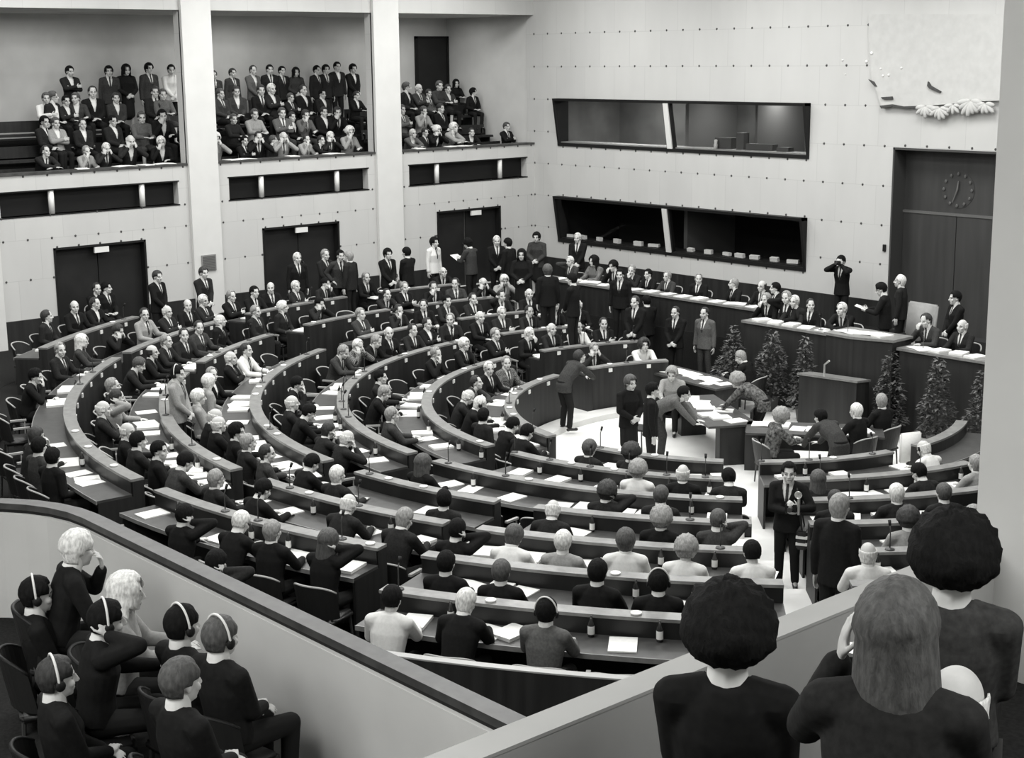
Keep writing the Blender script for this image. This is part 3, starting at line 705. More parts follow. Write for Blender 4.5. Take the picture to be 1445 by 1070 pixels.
POSE = {}
def R3(z=0, x=0, y=0): return (Matrix.Rotation(radians(z), 3, 'Z') @ Matrix.Rotation(radians(x), 3, 'X') @ Matrix.Rotation(radians(y), 3, 'Y'))
def make_pose(key, seated=True, lean=6, twist=0, side=0, head=(0, 0, 0), L=None, R=None, pl=(-.6, -.6, -.7), pr=(.6, -.6, -.7),
              handdir=None, curl=.5, legs=None, fine=1.0, top='jacket', skirt=False, hip=0):
    """forward = +Y. lean (forward), twist (to the left), head = (yaw left, pitch down, tilt). L/R = wrist targets."""
    pz = .535 if seated else .93
    pel = V3((0, hip, pz))
    T = R3(twist * .5, -lean * .6, side); T2 = R3(twist, -lean, side * 1.3)
    waist = pel + T @ V3((0, 0, .16)); chest = waist + T2 @ V3((0, .012, .19)); neck = chest + T2 @ V3((0, -.01, .175))
    lat = T2 @ V3((1, 0, 0)); fwd = T2 @ V3((0, 1, 0)); up = T2 @ V3((0, 0, 1)); latp = R3(twist * .2) @ V3((1, 0, 0))
    sh = {s: neck + lat * .186 * s - up * .058 + fwd * .0 for s in (-1, 1)}
    nl = max(-10, min(lean * .6, 40))
    H = R3(twist * .6 + head[0], -(head[1] + lean * .25), head[2])
    hb = neck + (T2 @ V3((0, .03, .068))); hc = hb + H @ V3((0, .015, .088)); HS = 1.14
    default = {-1: (-.22, .28 if seated else .02, .78 if seated else .78), 1: (.22, .28 if seated else .02, .78 if seated else .78)}
    tg = {-1: V3(L) if L else V3(default[-1]), 1: V3(R) if R else V3(default[1])}
    el, wr = {}, {}
    for s in (-1, 1): el[s], wr[s] = ik(sh[s], tg[s], .285, .255, pl if s < 0 else pr)
    hipj = {s: pel + latp * .088 * s + V3((0, 0, -.02)) for s in (-1, 1)}
    kn, an, toe = {}, {}, {}
    for s in (-1, 1):
        if legs: kn[s], an[s], tdir = V3(legs[s][0]), V3(legs[s][1]), V3(legs[s][2])
        elif seated: kn[s], an[s], tdir = V3((.13 * s, .42 + hip, .50)), V3((.12 * s, .40 + hip, .09)), V3((.1 * s, 1, 0))
        else: kn[s], an[s], tdir = V3((.10 * s, .02, .50)), V3((.11 * s, -.02, .09)), V3((.25 * s, 1, 0))
        toe[s] = an[s] + tdir.normalized() * .15 + V3((0, 0, -.055))
    vs = .0085 * fine
    # --- body: one skin
    bm = NB()
    loft(bm, [pel - V3((0, 0, .07)), pel, waist, chest, neck - up * .05, neck], [(.12, .09), (.15, .10), (.125, .09), (.145, .10), (.12, .07), (.06, .05)], [latp, latp, lat, lat, lat, lat])
    limb(bm, sh[-1], sh[1], .045, .045); limb(bm, neck - up * .03, hb + H @ V3((0, 0, .03)), .063, .060)
    for s in (-1, 1):
        limb(bm, sh[s], el[s], .047, .038); limb(bm, el[s], wr[s], .038, .026)
        dv = (wr[s] - el[s]).normalized()
        if handdir and handdir.get(s): hd, hn = V3(handdir[s][0]), V3(handdir[s][1])
        else: hd, hn = dv, (V3((s * .35, .1, .9)) if seated else V3((s, .2, .1)))
        hand(bm, wr[s] + dv * .012, hd, hn, s * (1 if True else 1), curl)
        limb(bm, hipj[s], kn[s], .068, .05); limb(bm, kn[s], an[s], .048, .034); limb(bm, an[s], toe[s], .03, .024)
    def hp(x, y, z): return hc + H @ V3((x, y, z)) * HS
    def hr_(*r): return tuple(q * HS for q in r)
    ball(bm, hp(0, -.012, .022), hr_(.074, .096, .093), 3, H); ball(bm, hp(0, .026, -.05), hr_(.056, .062, .068), 3, H)
    ball(bm, hp(0, .062, -.092), hr_(.026, .024, .02), 2, H); limb(bm, hp(0, .088, .012), hp(0, .108, -.026), .009, .014, 8); 
    for s in (-1, 1):
        ball(bm, hp(s * .040, .058, -.03), hr_(.024, .026, .024), 2, H); ball(bm, hp(s * .073, -.008, -.012), hr_(.011, .020, .031), 2, H)
        limb(bm, hp(s * .012, .082, .024), hp(s * .046, .068, .022), .010, .008, 8); limb(bm, hp(s * .012, .104, -.03), hp(s * .010, .095, -.032), .008, .008, 6)
    limb(bm, hp(-.018, .083, -.060), hp(.018, .083, -.060), .009, .009, 8); limb(bm, hp(-.015, .080, -.071), hp(.015, .080, -.071), .009, .009, 8)
    body = vox(bm, 'body_' + key, vs, 1, (SKIN, SKIND, LIPS))
    Hi = H.transposed()
    for p in body.polygons:
        q = Hi @ (p.center - hc) / HS
        if q.y > .05 and abs(q.z) < .11:
            ax = abs(q.x)
            if ((ax - .031) / .014) ** 2 + ((q.z + .002) / .0075) ** 2 < 1 or ((ax - .031) / .019) ** 2 + ((q.z - .023) / .006) ** 2 < 1: p.material_index = 1
            elif q.y > .075 and (q.x / .024) ** 2 + ((q.z + .0655) / .007) ** 2 < 1: p.material_index = 2
    out = {'body': body}
    # --- clothes
    cv = .0125 * max(fine, .7)
    bm = NB()
    hem = [pel - V3((0, 0, .02)) - V3((0, .01, .0)), pel + V3((0, 0, .05))] if seated else [pel - V3((0, 0, .13)), pel]
    hr = [(.198, .145), (.190, .138)] if seated else [(.200, .142), (.190, .133)]
    loft(bm, hem + [waist, chest, neck - up * .055, neck + up * .022 + fwd * .004], hr + [(.172, .128), (.200, .142), (.165, .110), (.088, .084)], [latp, latp, lat, lat, lat, lat])
    limb(bm, sh[-1], sh[1], .072, .072)
    for s in (-1, 1):
        limb(bm, neck - up * .012, sh[s] + lat * s * .008, .070, .068)
        limb(bm, sh[s], el[s], .073, .061); w2 = wr[s].lerp(el[s], .06); limb(bm, el[s], w2, .061, .047)
    if top == 'blouse':
        jk = vox(bm, 'top_' + key, cv, 3, (BLACK,)); out['jacket'] = jk
    else:
        jk = vox(bm, 'jacket_' + key, cv, 3, (BLACK,))
        # cut the front opening and lapels
        ax = (neck - waist); Ln = ax.length; ax = ax.normalized(); fr = (fwd - ax * fwd.dot(ax)).normalized(); lt = fr.cross(ax)
        b2 = NB(); b2.from_mesh(jk); dead = []
        for f in b2.faces:
            q = f.calc_center_median() - waist; t = q.dot(ax) / Ln; v = q.dot(fr); u = abs(q.dot(lt))
            if t > .22 and 0 < v < .165 and u < .008 + .068 * max(0, (t - .22) / .78): dead.append(f)
        bmesh.ops.delete(b2, geom=dead, context='FACES')
        for _ in range(4):
            new = {}
            for vv in b2.verts:
                nb = [e.other_vert(vv) for e in vv.link_edges if e.is_boundary]
                if len(nb) == 2: new[vv] = (vv.co * 2 + nb[0].co + nb[1].co) / 4
            for vv, c_ in new.items(): vv.co = c_
        b2.to_mesh(jk); b2.free(); out['jacket'] = jk
        bm = NB()
        loft(bm, [pel.lerp(waist, .25 if abs(lean) < 40 else .8), waist, chest, neck - up * .06, neck - up * .005], [(.152, .115), (.15, .112), (.178, .126), (.140, .092), (.070, .066)], [latp, lat, lat, lat, lat])
        limb(bm, neck - up * .02, neck + up * .068 + fwd * .020, .080, .071)
        for s in (-1, 1): limb(bm, wr[s].lerp(el[s], .10), wr[s].lerp(el[s], .01), .036, .034)
        out['shirt'] = vox(bm, 'shirt_' + key, cv, 1, (SHIRT,))
        b2 = NB(); b2.from_mesh(out['shirt']); keep = []
        for f in b2.faces:
            q = f.calc_center_median() - waist; t = q.dot(ax) / Ln; v = q.dot(fr); u = abs(q.dot(lt))
            if .1 < t < 1.06 and v > .0 and u < .018 + .012 * max(0, 1 - t): keep.append(f)
        ks = set(keep); bmesh.ops.delete(b2, geom=[f for f in b2.faces if f not in ks], context='FACES')
        for vv in b2.verts: vv.co += fr * .006
        out['tie'] = to_mesh('tie_' + key, b2, TIE, True, False)
    bm = NB()
    loft(bm, [pel - V3((0, 0, .06)), pel, pel + V3((0, 0, .1))], [(.15, .115), (.168, .12), (.15, .11)], latp)
    for s in (-1, 1):
        if skirt: limb(bm, hipj[s], kn[s], .092, .085)
        else: limb(bm, hipj[s], kn[s], .098, .074); limb(bm, kn[s], an[s] + V3((0, 0, .02)), .070, .058)
    if skirt and not seated: limb(bm, pel - V3((0, 0, .05)), (kn[-1] + kn[1]) / 2, .15, .14)
    out['trousers'] = vox(bm, 'trousers_' + key, .016, 2, (TROUS,))
    for s in (-1, 1):
        bm = NB(); limb(bm, an[s] - V3((0, 0, .035)), toe[s] - V3((0, 0, .0)), .042, .032); ball(bm, an[s] + V3((0, -.03, -.045)), (.036, .045, .04), 2)
        out['shoe%d' % s] = vox(bm, 'shoe_' + key, .013, 1, (SHOE,))
    Hm = (H * HS).to_4x4(); Hm.translation = hc; Hm[3][3] = 1.0
    POSE[key] = dict(parts=out, head=Hm, topz=(hc + H @ V3((0, 0, .125))).z, hx=hc.x, hy=hc.y, seated=seated, wr=wr, hc=hc)
F_, B_ = 'fwd', 'bwd'
up_, dn_ = V3((0, 0, 1)), V3((0, 0, -1))
# seated (worktop 0.74 high, its edge 0.40 in front of the hips)
make_pose('sit_hands', lean=5, L=(-.16, .44, .775), R=(.15, .46, .775), handdir={-1: ((.5, 1, 0), (0, 0, 1)), 1: ((-.5, 1, 0), (0, 0, 1))}, curl=.3)
make_pose('sit_write', lean=20, head=(6, 22, 0), L=(-.20, .50, .775), R=(.10, .56, .78), handdir={-1: ((.8, .6, 0), (0, 0, 1)), 1: ((-.5, .9, -.1), (.4, 0, .9))}, curl=.8)
make_pose('sit_folded', lean=-4, head=(0, 4, 0), L=(.06, .19, .80), R=(-.05, .23, .845), pl=(-1, .1, -.5), pr=(1, .1, -.5), handdir={-1: ((1, .12, .1), (0, 1, .3)), 1: ((-1, -.05, .1), (0, 1, .2))}, curl=.35)
make_pose('sit_chin', lean=14, head=(-8, 8, 6), R=(.11, .315, 1.0), L=(-.12, .46, .775), pr=(.5, .5, -1), handdir={1: ((-.25, .0, 1), (.2, 1, 0)), -1: ((.9, .4, 0), (0, 0, 1))}, curl=.9)
make_pose('sit_chin_turned', lean=12, twist=12, head=(18, 6, -6), L=(-.11, .315, 1.0), R=(.12, .46, .775), pl=(-.5, .5, -1), handdir={-1: ((.25, .0, 1), (-.2, 1, 0)), 1: ((-.9, .4, 0), (0, 0, 1))}, curl=.9)
make_pose('sit_left', lean=0, twist=16, head=(34, 0, 0), L=(-.13, .25, .66), R=(.10, .27, .66), handdir={-1: ((.6, .9, 0), (0, 0, 1)), 1: ((-.6, .9, 0), (0, 0, 1))}, curl=.5)
make_pose('sit_right', lean=2, twist=-16, head=(-34, 2, 0), L=(-.10, .44, .775), R=(.18, .30, .70), handdir={-1: ((.6, .9, 0), (0, 0, 1)), 1: ((-.5, .9, 0), (0, 0, 1))}, curl=.4)
make_pose('sit_head_hands', lean=16, head=(0, 12, 0), L=(-.105, .30, 1.02), R=(.105, .30, 1.02), pl=(-.9, .4, -.8), pr=(.9, .4, -.8), handdir={-1: ((.1, -.2, 1), (-.6, .8, .1)), 1: ((-.1, -.2, 1), (.6, .8, .1))}, curl=.6)
make_pose('sit_forearms', lean=26, head=(0, -12, 0), L=(.02, .52, .775), R=(-.02, .57, .785), pl=(-1, .2, -.2), pr=(1, .2, -.2), handdir={-1: ((.9, .3, 0), (0, 0, 1)), 1: ((-.9, .3, 0), (0, 0, 1))}, curl=.3)
make_pose('sit_lap', lean=-8, head=(0, 6, 0), L=(-.05, .24, .64), R=(.06, .25, .66), handdir={-1: ((.8, .5, 0), (0, 0, 1)), 1: ((-.8, .5, 0), (0, 0, 1))}, curl=.5)
make_pose('sit_earphone', lean=6, head=(8, 6, 4), R=(.125, .10, 1.14), L=(-.15, .45, .775), pr=(1, .5, -.6), handdir={1: ((-.35, -.2, 1), (.9, .3, 0)), -1: ((.6, .9, 0), (0, 0, 1))}, curl=.7)
make_pose('sit_earphone_left', lean=4, head=(-6, 4, -3), top='blouse', L=(-.175, .20, 1.06), R=(.13, .40, .70), pl=(-.4, -.1, -1), handdir={-1: ((.15, .05, 1), (-.9, -.2, 0)), 1: ((-.6, .9, 0), (0, 0, 1))}, curl=.6)
make_pose('sit_woman', lean=4, head=(-10, 4, 0), top='blouse', skirt=True, L=(-.11, .42, .775), R=(.12, .44, .775), handdir={-1: ((.6, .9, 0), (0, 0, 1)), 1: ((-.6, .9, 0), (0, 0, 1))}, curl=.4)
make_pose('sit_blouse', lean=12, head=(4, 14, 0), top='blouse', L=(-.17, .46, .775), R=(.12, .52, .78), handdir={-1: ((.6, .9, 0), (0, 0, 1)), 1: ((-.6, .9, 0), (0, 0, 1))}, curl=.5)
# standing
make_pose('stand_sides', False, lean=0, L=(-.25, .03, .86), R=(.25, .03, .86), pl=(-.3, -1, 0), pr=(.3, -1, 0), handdir={-1: ((0, .05, -1), (-1, 0, 0)), 1: ((0, .05, -1), (1, 0, 0))}, curl=.4)
make_pose('stand_clasped', False, lean=-1, head=(-6, 4, 0), L=(-.04, .20, .93), R=(.05, .21, .95), pl=(-1, -.5, 0), pr=(1, -.5, 0), handdir={-1: ((.8, .3, -.3), (0, 1, .3)), 1: ((-.8, .3, -.3), (0, 1, .3))}, curl=.5)
make_pose('stand_folded', False, lean=-3, head=(10, 5, 0), L=(.06, .19, 1.20), R=(-.05, .23, 1.245), pl=(-1, .1, -.5), pr=(1, .1, -.5), handdir={-1: ((1, .12, .1), (0, 1, .3)), 1: ((-1, -.05, .1), (0, 1, .2))}, curl=.35)
make_pose('stand_paper', False, lean=4, head=(0, 20, 0), L=(-.10, .36, 1.16), R=(.10, .36, 1.16), pl=(-.7, -.2, -1), pr=(.7, -.2, -1), handdir={-1: ((.3, .9, .2), (-.9, .2, -.2)), 1: ((-.3, .9, .2), (.9, .2, -.2))}, curl=.7)
make_pose('stand_camera', False, lean=3, head=(0, 14, 0), L=(-.07, .20, 1.53), R=(.08, .19, 1.54), pl=(-.9, .3, -.7), pr=(.9, .3, -.7), handdir={-1: ((.35, .3, .8), (-.5, .8, 0)), 1: ((-.35, .3, .8), (.5, .8, 0))}, curl=1.0)
make_pose('stand_chest_camera', False, lean=2, head=(12, 2, 0), L=(-.17, .32, 1.20), R=(-.02, .26, 1.14), pl=(-.9, -.2, -.8), pr=(.9, -.3, -.8), handdir={-1: ((.5, .4, .6), (-.6, .6, 0)), 1: ((-.8, .4, .1), (.2, .8, -.4))}, curl=.9)
make_pose('stand_hips', False, lean=2, twist=10, head=(14, 4, 0), L=(-.20, .06, .99), R=(.20, .06, .99), pl=(-1, -.6, 0), pr=(1, -.6, 0), handdir={-1: ((.7, .3, -.4), (-.4, .2, .8)), 1: ((-.7, .3, -.4), (.4, .2, .8))}, curl=.6)
make_pose('stand_bent', False, lean=62, hip=-.12, head=(0, -4, 0), L=(-.18, .60, .80), R=(.16, .62, .80), pl=(-1, -.3, .3), pr=(1, -.3, .3), handdir={-1: ((.2, 1, 0), (0, 0, 1)), 1: ((-.2, 1, 0), (0, 0, 1))}, curl=.3)
make_pose('stand_leaning', False, lean=44, hip=-.08, head=(-6, -16, 0), L=(-.14, .56, 1.0), R=(.10, .60, 1.0), pl=(-1, -.2, -.2), pr=(1, -.2, -.2), handdir={-1: ((.9, .4, 0), (0, 0, 1)), 1: ((-.9, .4, 0), (0, 0, 1))}, curl=.3)
make_pose('stand_woman', False, lean=0, head=(0, 6, 0), top='blouse', skirt=True, L=(-.06, .19, .98), R=(.07, .20, 1.0), pl=(-1, -.5, 0), pr=(1, -.5, 0), handdir={-1: ((.8, .3, -.2), (0, 1, .3)), 1: ((-.8, .3, -.2), (0, 1, .3))}, curl=.5)

# --- hair, in the frame of the head
def hair_mesh(kind, seed=1, nu=40, nv=26):
    bm = NB(); rnd = random.Random(seed); vs = {}
    def thick(u, v, d):
        """u = azimuth (0 front), v = elevation; returns thickness or None where the skin is bare"""
        au = abs(u)
        nz = noise.noise(d * 6 + V3((seed, 0, 0))) * .5 + noise.noise(d * 15) * .3
        if kind in ('bald', 'ring'):
            lo = (-.95 if au > 1.7 else -.5) if au > 1.2 else 9; hi = .35 if au > 1.0 else -9
            if not (lo < v < hi): return None
            return .012 + .005 * nz
        if kind == 'short': lo = .55 if au < .75 else (-.1 if au < 1.35 else (-.35 if au < 1.75 else -.75)); t = .014
        elif kind == 'receding': lo = .95 if au < .8 else (.1 if au < 1.3 else (-.35 if au < 1.75 else -1.0)); t = .012
        elif kind == 'full': lo = .42 if au < .7 else (-.35 if au < 1.3 else (-.6 if au < 1.7 else -1.02)); t = .022
        elif kind == 'long': lo = .5 if au < .6 else (-.5 if au < .95 else -1.5); t = .026
        elif kind == 'curly': lo = .42 if au < .6 else (-.55 if au < 1.1 else -.95); t = .045
        elif kind == 'afro': lo = .38 if au < .65 else (-.5 if au < 1.2 else -1.0); t = .066
        else: lo = .45 if au < .7 else (-.3 if au < 1.3 else -.7); t = .036
        if v < lo: return None
        edge = min(1, (v - lo) / .45 + .12)
        k = {'afro': .5, 'curly': .55, 'full': .3}.get(kind, .35)
        if kind == 'afro' and v < -.1: t *= 1 - .62 * min(1, (-.1 - v) / .8)
        return t * edge * (1 + k * nz) + .003
    for i in range(nu):
        for j in range(nv + 1):
            u = -pi + 2 * pi * i / nu; v = -pi / 2 + pi * j / nv
            d = V3((sin(u) * cos(v), cos(u) * cos(v), sin(v)))
            t = thick(u, v, d)
            if t is None: continue
            p = V3((d.x * (.076 + t), d.y * (.098 + t) - .012, d.z * (.095 + t) + .022))
            if v < -.35 and kind not in ('long', 'afro'):
                q_ = min(1, (-.35 - v) / .65); k_ = t * .8
                p = V3((sin(u) * ((.083 * (1 - q_) + .058 * q_) + k_ * .6), cos(u) * ((.098 * (1 - q_) + .070 * q_) + k_ * .6) - .012, -.015 - q_ * .082))
            if kind == 'long' and v < -.05:
                dd = V3((d.x, d.y, 0)).normalized(); s = (-.05 - v) / 1.45
                p = V3((dd.x * (.098 + .02 * s), dd.y * (.115 - .01 * s) - .015, .01 - s * .27 + .01 * noise.noise(d * 9)))
            vs[i, j] = bm.verts.new(p)
    for i in range(nu):
        for j in range(nv):
            k = [vs.get((i, j)), vs.get(((i+1) % nu, j)), vs.get(((i+1) % nu, j+1)), vs.get((i, j+1))]
            if all(k) and j < nv - 1: bm.faces.new(k)
            elif all(k[:2]) and j == nv - 1 and k[3]: bm.faces.new((k[0], k[1], k[3]))
    if kind == 'bun':
        ball(bm, (0, -.085, .115), (.05, .05, .045), 2)
    # give the shell an inner side so that it has thickness
    bmesh.ops.remove_doubles(bm, verts=bm.verts, dist=.0004)
    bmesh.ops.recalc_face_normals(bm, faces=bm.faces)
    g = bmesh.ops.solidify(bm, geom=bm.faces[:], thickness=.006)
    return to_mesh('hair_' + kind, bm, HAIRS['d'], True)
HAIRM = {k: hair_mesh(k, n + 1) for n, k in enumerate(('short', 'bald', 'receding', 'full', 'long', 'curly', 'afro', 'bouffant', 'bun'))}
HC = {'s': ('short', 'd'), 'S': ('short', 'k'), 'm': ('short', 'm'), 'g': ('short', 'g'), 'w': ('full', 'w'), 'W': ('short', 'w'), 'b': ('bald', 'd'), 'v': ('bald', 'w'), 'n': ('bald', 'g'), 'r': ('receding', 'd'), 'R': ('receding', 'g'), 'q': ('receding', 'w'),
      'f': ('full', 'k'), 'F': ('full', 'm'), 'l': ('long', 'k'), 'L': ('long', 'g'), 'M': ('long', 'm'), 'K': ('long', 'w'), 'a': ('afro', 'k'), 'c': ('curly', 'd'), 'C': ('curly', 'g'), 'u': ('bouffant', 'w'), 'U': ('bouffant', 'g'), 'h': ('bun', 'd')}
def glasses_mesh():
    bm = NB()
    for s in (-1, 1):
        tube(bm, [(s * .032 + .021 * cos(2*pi*k/12), .094 - abs(.02 * s), -.004 + .016 * sin(2*pi*k/12)) for k in range(13)], .003, 5, False)
        tube(bm, [(s * .054, .075, 0), (s * .08, .02, .0), (s * .078, -.02, -.005)], .0025, 5)
    tube(bm, [(-.012, .10, 0), (.012, .10, 0)], .0025, 5)
    return to_mesh('glasses', bm, BLACK, True)
def phones_mesh():
    bm = NB(); tube(bm, [(.098 * cos(radians(a)), -.02 - .02 * sin(radians(a)), .0 + .142 * sin(radians(a))) for a in range(-6, 187, 10)], .0075, 6)
    me = to_mesh('headband', bm, BANDW, True)
    bm = NB()
    for s in (-1, 1): ball(bm, (s * .094, -.012, -.015), (.016, .03, .034), 2)
    return me, to_mesh('earpieces', bm, BLACK, True)
GLS = glasses_mesh(); PHB, PHE = phones_mesh()
PARTN = {'jacket': 'jacket', 'shirt': 'shirt', 'tie': 'tie', 'trousers': 'trousers', 'shoe1': 'shoe', 'shoe-1': 'shoe'}
SUITW = {'k': 'black suit', 'd': 'dark suit', 'm': 'charcoal suit', 'g': 'grey suit', 'l': 'pale suit', 'w': 'white top', 'c': 'checked jacket', 'p': 'patterned jacket'}
POSEW = {'sit_hands': 'hands on desk', 'sit_write': 'bent over writing', 'sit_folded': 'arms folded', 'sit_chin': 'chin on hand', 'sit_chin_turned': 'head on hand', 'sit_left': 'turned aside', 'sit_right': 'looking aside',
         'sit_head_hands': 'hands to face', 'sit_forearms': 'leaning on forearms', 'sit_lap': 'hands in lap', 'sit_earphone': 'hand at ear', 'sit_earphone_left': 'hand raised', 'sit_woman': 'seated upright', 'sit_blouse': 'bent over the desk',
         'stand_sides': 'standing', 'stand_clasped': 'standing, hands clasped', 'stand_folded': 'standing, arms folded', 'stand_paper': 'standing with paper', 'stand_camera': 'holding a camera to the face', 'stand_chest_camera': 'standing with a camera',
         'stand_hips': 'hands on hips', 'stand_bent': 'bent over a table', 'stand_leaning': 'standing, leaning on forearms', 'stand_woman': 'standing'}
def suit_words(pose, s):
    if POSE[pose]['parts'].get('tie') is None:
        return {'w': 'white top', 'l': 'pale top', 'k': 'black dress', 'd': 'dark top', 'm': 'charcoal top', 'g': 'grey top', 'c': 'checked top', 'p': 'patterned top'}[s]
    return SUITW[s] if s != 'w' else 'white jacket'
def setmat(o, m):
    o.material_slots[0].link = 'OBJECT'; o.material_slots[0].material = m
def person(p, rz, pose, hair, suit, label='', group=None, sc=1.0, glasses=False, phones=False, notie=False):
    P = POSE[pose]
    o = put('person', P['parts']['body'], None, p, rz); o.scale = (sc, sc, sc)
    tag(o, label, 'person', group)
    for k, me in P['parts'].items():
        if k == 'body' or (k == 'tie' and notie): continue
        c = put(PARTN[k] if not (k == 'jacket' and 'tie' not in P['parts']) else 'top', me, o)
        if k == 'jacket': setmat(c, SUITS[suit])
        if k == 'trousers' and suit in 'gc': setmat(c, SUITS['m'])
    hk, hcl = HC[hair]
    h = put('hair', HAIRM[hk], o); h.matrix_local = P['head']; setmat(h, HAIRS[hcl])
    if glasses: g = put('glasses', GLS, o); g.matrix_local = P['head']
    if phones:
        g = put('headphones', PHB, o); g.matrix_local = P['head']
        e = put('earpieces', PHE, g)
    return o
# ================================================================== who sits and stands where
PL = {'h': 'sit_hands', 'w': 'sit_write', 'f': 'sit_folded', 'c': 'sit_chin', 'C': 'sit_chin_turned', 'l': 'sit_left', 'r': 'sit_right', 'H': 'sit_head_hands', 'o': 'sit_forearms', 'p': 'sit_lap', 'e': 'sit_earphone', 'E': 'sit_earphone_left', 'W': 'sit_woman', 'B': 'sit_blouse',
      '0': 'stand_sides', '1': 'stand_clasped', '2': 'stand_folded', '3': 'stand_paper', '4': 'stand_camera', '5': 'stand_chest_camera', '6': 'stand_hips', '7': 'stand_bent', '8': 'stand_leaning', '9': 'stand_woman'}
ITEMS = []      # (object, px, row key, words builder) for labelling from left to right
def reg(o, px, key, fmt, one=None): ITEMS.append((o, px, key, fmt, one))
def parse(txt):
    for tok in txt.split(';'):
        w = tok.split()
        if len(w) < 3: continue
        ex = w[3] if len(w) > 3 else ''
        yaw = float(w[4]) if len(w) > 4 else 0.0
        yield float(w[0]), float(w[1]), w[2], ex, yaw
# every entry: x y (top of the head in the survey frame)  pose+hair+suit  flags (g glasses, p headphones, n no tie)  turn
DELEG = """
74 417 hrk; 65 437 lrd; 101 424 rbk; 199 436 rrl g; 167 457 Hsk; 140 472 WKm n 20; 102 485 rRd; 75 520 cSk; 226 469 hRd; 229 488 hbk g; 253 467 rrd; 273 454 rrm; 307 445 lvk; 239 429 fvd g;
286 417 fqd g; 312 428 rbk; 337 411 fRk; 362 406 hSk; 381 399 rbk; 361 432 pRd; 394 424 lwd; 350 492 fvk; 382 490 hrw; 180 506 wmd; 167 535 fRd; 190 548 erl; 299 517 rRk; 322 526 lwl; 280 550 pwl; 281 588 hvk;
142 566 fvd; 183 600 rvk; 186 618 hSd; 213 617 rSk; 248 641 wSm; 300 588 cvk; 325 593 rfk; 318 617 hRd; 358 625 rrm; 305 660 hRd g; 346 685 wSk; 240 720 eSk; 338 720 wWk g; 388 730 hRk;
80 600 Crd g; 104 618 lSk; 70 622 lSm; 318 772 eSd;
402 560 hvd; 420 532 cSk; 410 574 wSk; 440 600 Hrd; 488 486 wRm; 511 477 Hqc; 530 471 wRk; 567 457 rvk; 601 456 hrd; 561 428 crd; 533 439 fRm; 431 397 fqd; 461 393 CSd; 445 419 HSd; 535 387 hRk; 549 381 owl; 566 402 ord; 584 394 fRk; 615 419 rrk;
537 523 hSd; 533 545 wRk; 528 578 hRm; 624 492 cRk; 638 556 wvd; 697 512 rqk g; 722 503 rRc; 660 528 orm; 667 478 hwk; 724 556 wqk p; 712 574 lSd; 738 586 wSk; 752 465 Cqk; 788 459 hvd; 820 455 hrw; 852 450 frk; 887 457 CRk; 853 487 HRd; 903 474 ocw n; 
622 375 ovk; 625 398 rrm; 669 395 HvK; 664 414 frd; 706 388 Hwl; 702 435 fqd; 682 445 hvk; 735 410 hvk; 738 432 rvk; 774 426 rvk g; 615 440 frk; 716 405 erd; 697 452 fRk; 756 440 hrd; 640 405 crk; 590 412 hSd; 650 436 rRd;
814 627 hFd; 877 636 rcd; 932 643 hCw n; 981 657 hvk; 985 672 wSd; 851 684 ecd; 926 697 hmd; 990 705 emm; 775 714 wvd; 788 756 hWl; 954 729 hCk; 886 748 hFw n; 965 762 BCw; 1065 770 BSw; 852 782 hSk;
597 640 WMk; 477 655 hqd; 503 697 wvd; 545 733 wRd; 608 697 lSd; 475 741 eMk; 697 748 wFw n; 634 775 hSk; 700 792 hmk; 735 604 wSk; 460 610 Hvd; 650 742 eSk; 440 640 wSk; 
550 833 BSw; 672 814 wqk; 784 824 hSg p; 925 815 hSk p; 1078 850 hSm;
1160 668 WMd; 1250 672 hqd; 1330 680 hmd; 1274 713 ecl p; 1354 702 hRd; 1233 778 hvw; 1320 627 wvw; 1178 690 hrd; 1376 640 hRl; 1300 655 wSd
"""
DELEG = DELEG.replace('HvK', 'Hvk')
def seat_solve(px, py, pose):
    P = POSE[pose]; best = None
    for i in range(7):
        q = atz(px, py, ring_floor(i) + P['topz'] + .012)
        d = q.xy - V3((CX, CY)); r = d.length + P['hy']; a = degrees(atan2(d.y, d.x)) % 360
        e = r - (ring_r(i) + .93)
        if best is None or abs(e) < abs(best[0]): best = (e, i, a, r)
    return best
def block_at(i, a):
    bb = None
    for b, a0, a1 in DESKS[i]:
        for k in (0, 360):
            if a0 - 1 <= a + k <= a1 + 1: return b
            e = min(abs(a + k - a0), abs(a + k - a1))
            if bb is None or e < bb[0]: bb = (e, b)
    return bb[1] if bb and bb[0] < 14 else DESKS[i][0][0]
SEATS = []
def desk_ext(i, a):
    for b, a0, a1 in DESKS[i]:
        for k in (0, 360):
            if a0 <= a + k <= a1: return b
    return None
PLAN = []
for px, py, code, ex, yaw in parse(DELEG):
    e, i, a, r = seat_solve(px, py, PL[code[0]])
    PLAN.append([i, a, ring_r(i) + .93 + max(-.10, min(.05, e)), code, ex, yaw])
for _ in range(120):                      # neighbours in one row keep an armchair's width apart
    for m_, s in enumerate(PLAN):
        for t in PLAN[m_ + 1:]:
            if t[0] != s[0]: continue
            d = (t[1] - s[1] + 180) % 360 - 180; need = degrees(.675 / s[2])
            if abs(d) < need:
                k = (need - abs(d)) / 2 * (1 if d >= 0 else -1); s[1] -= k; t[1] += k
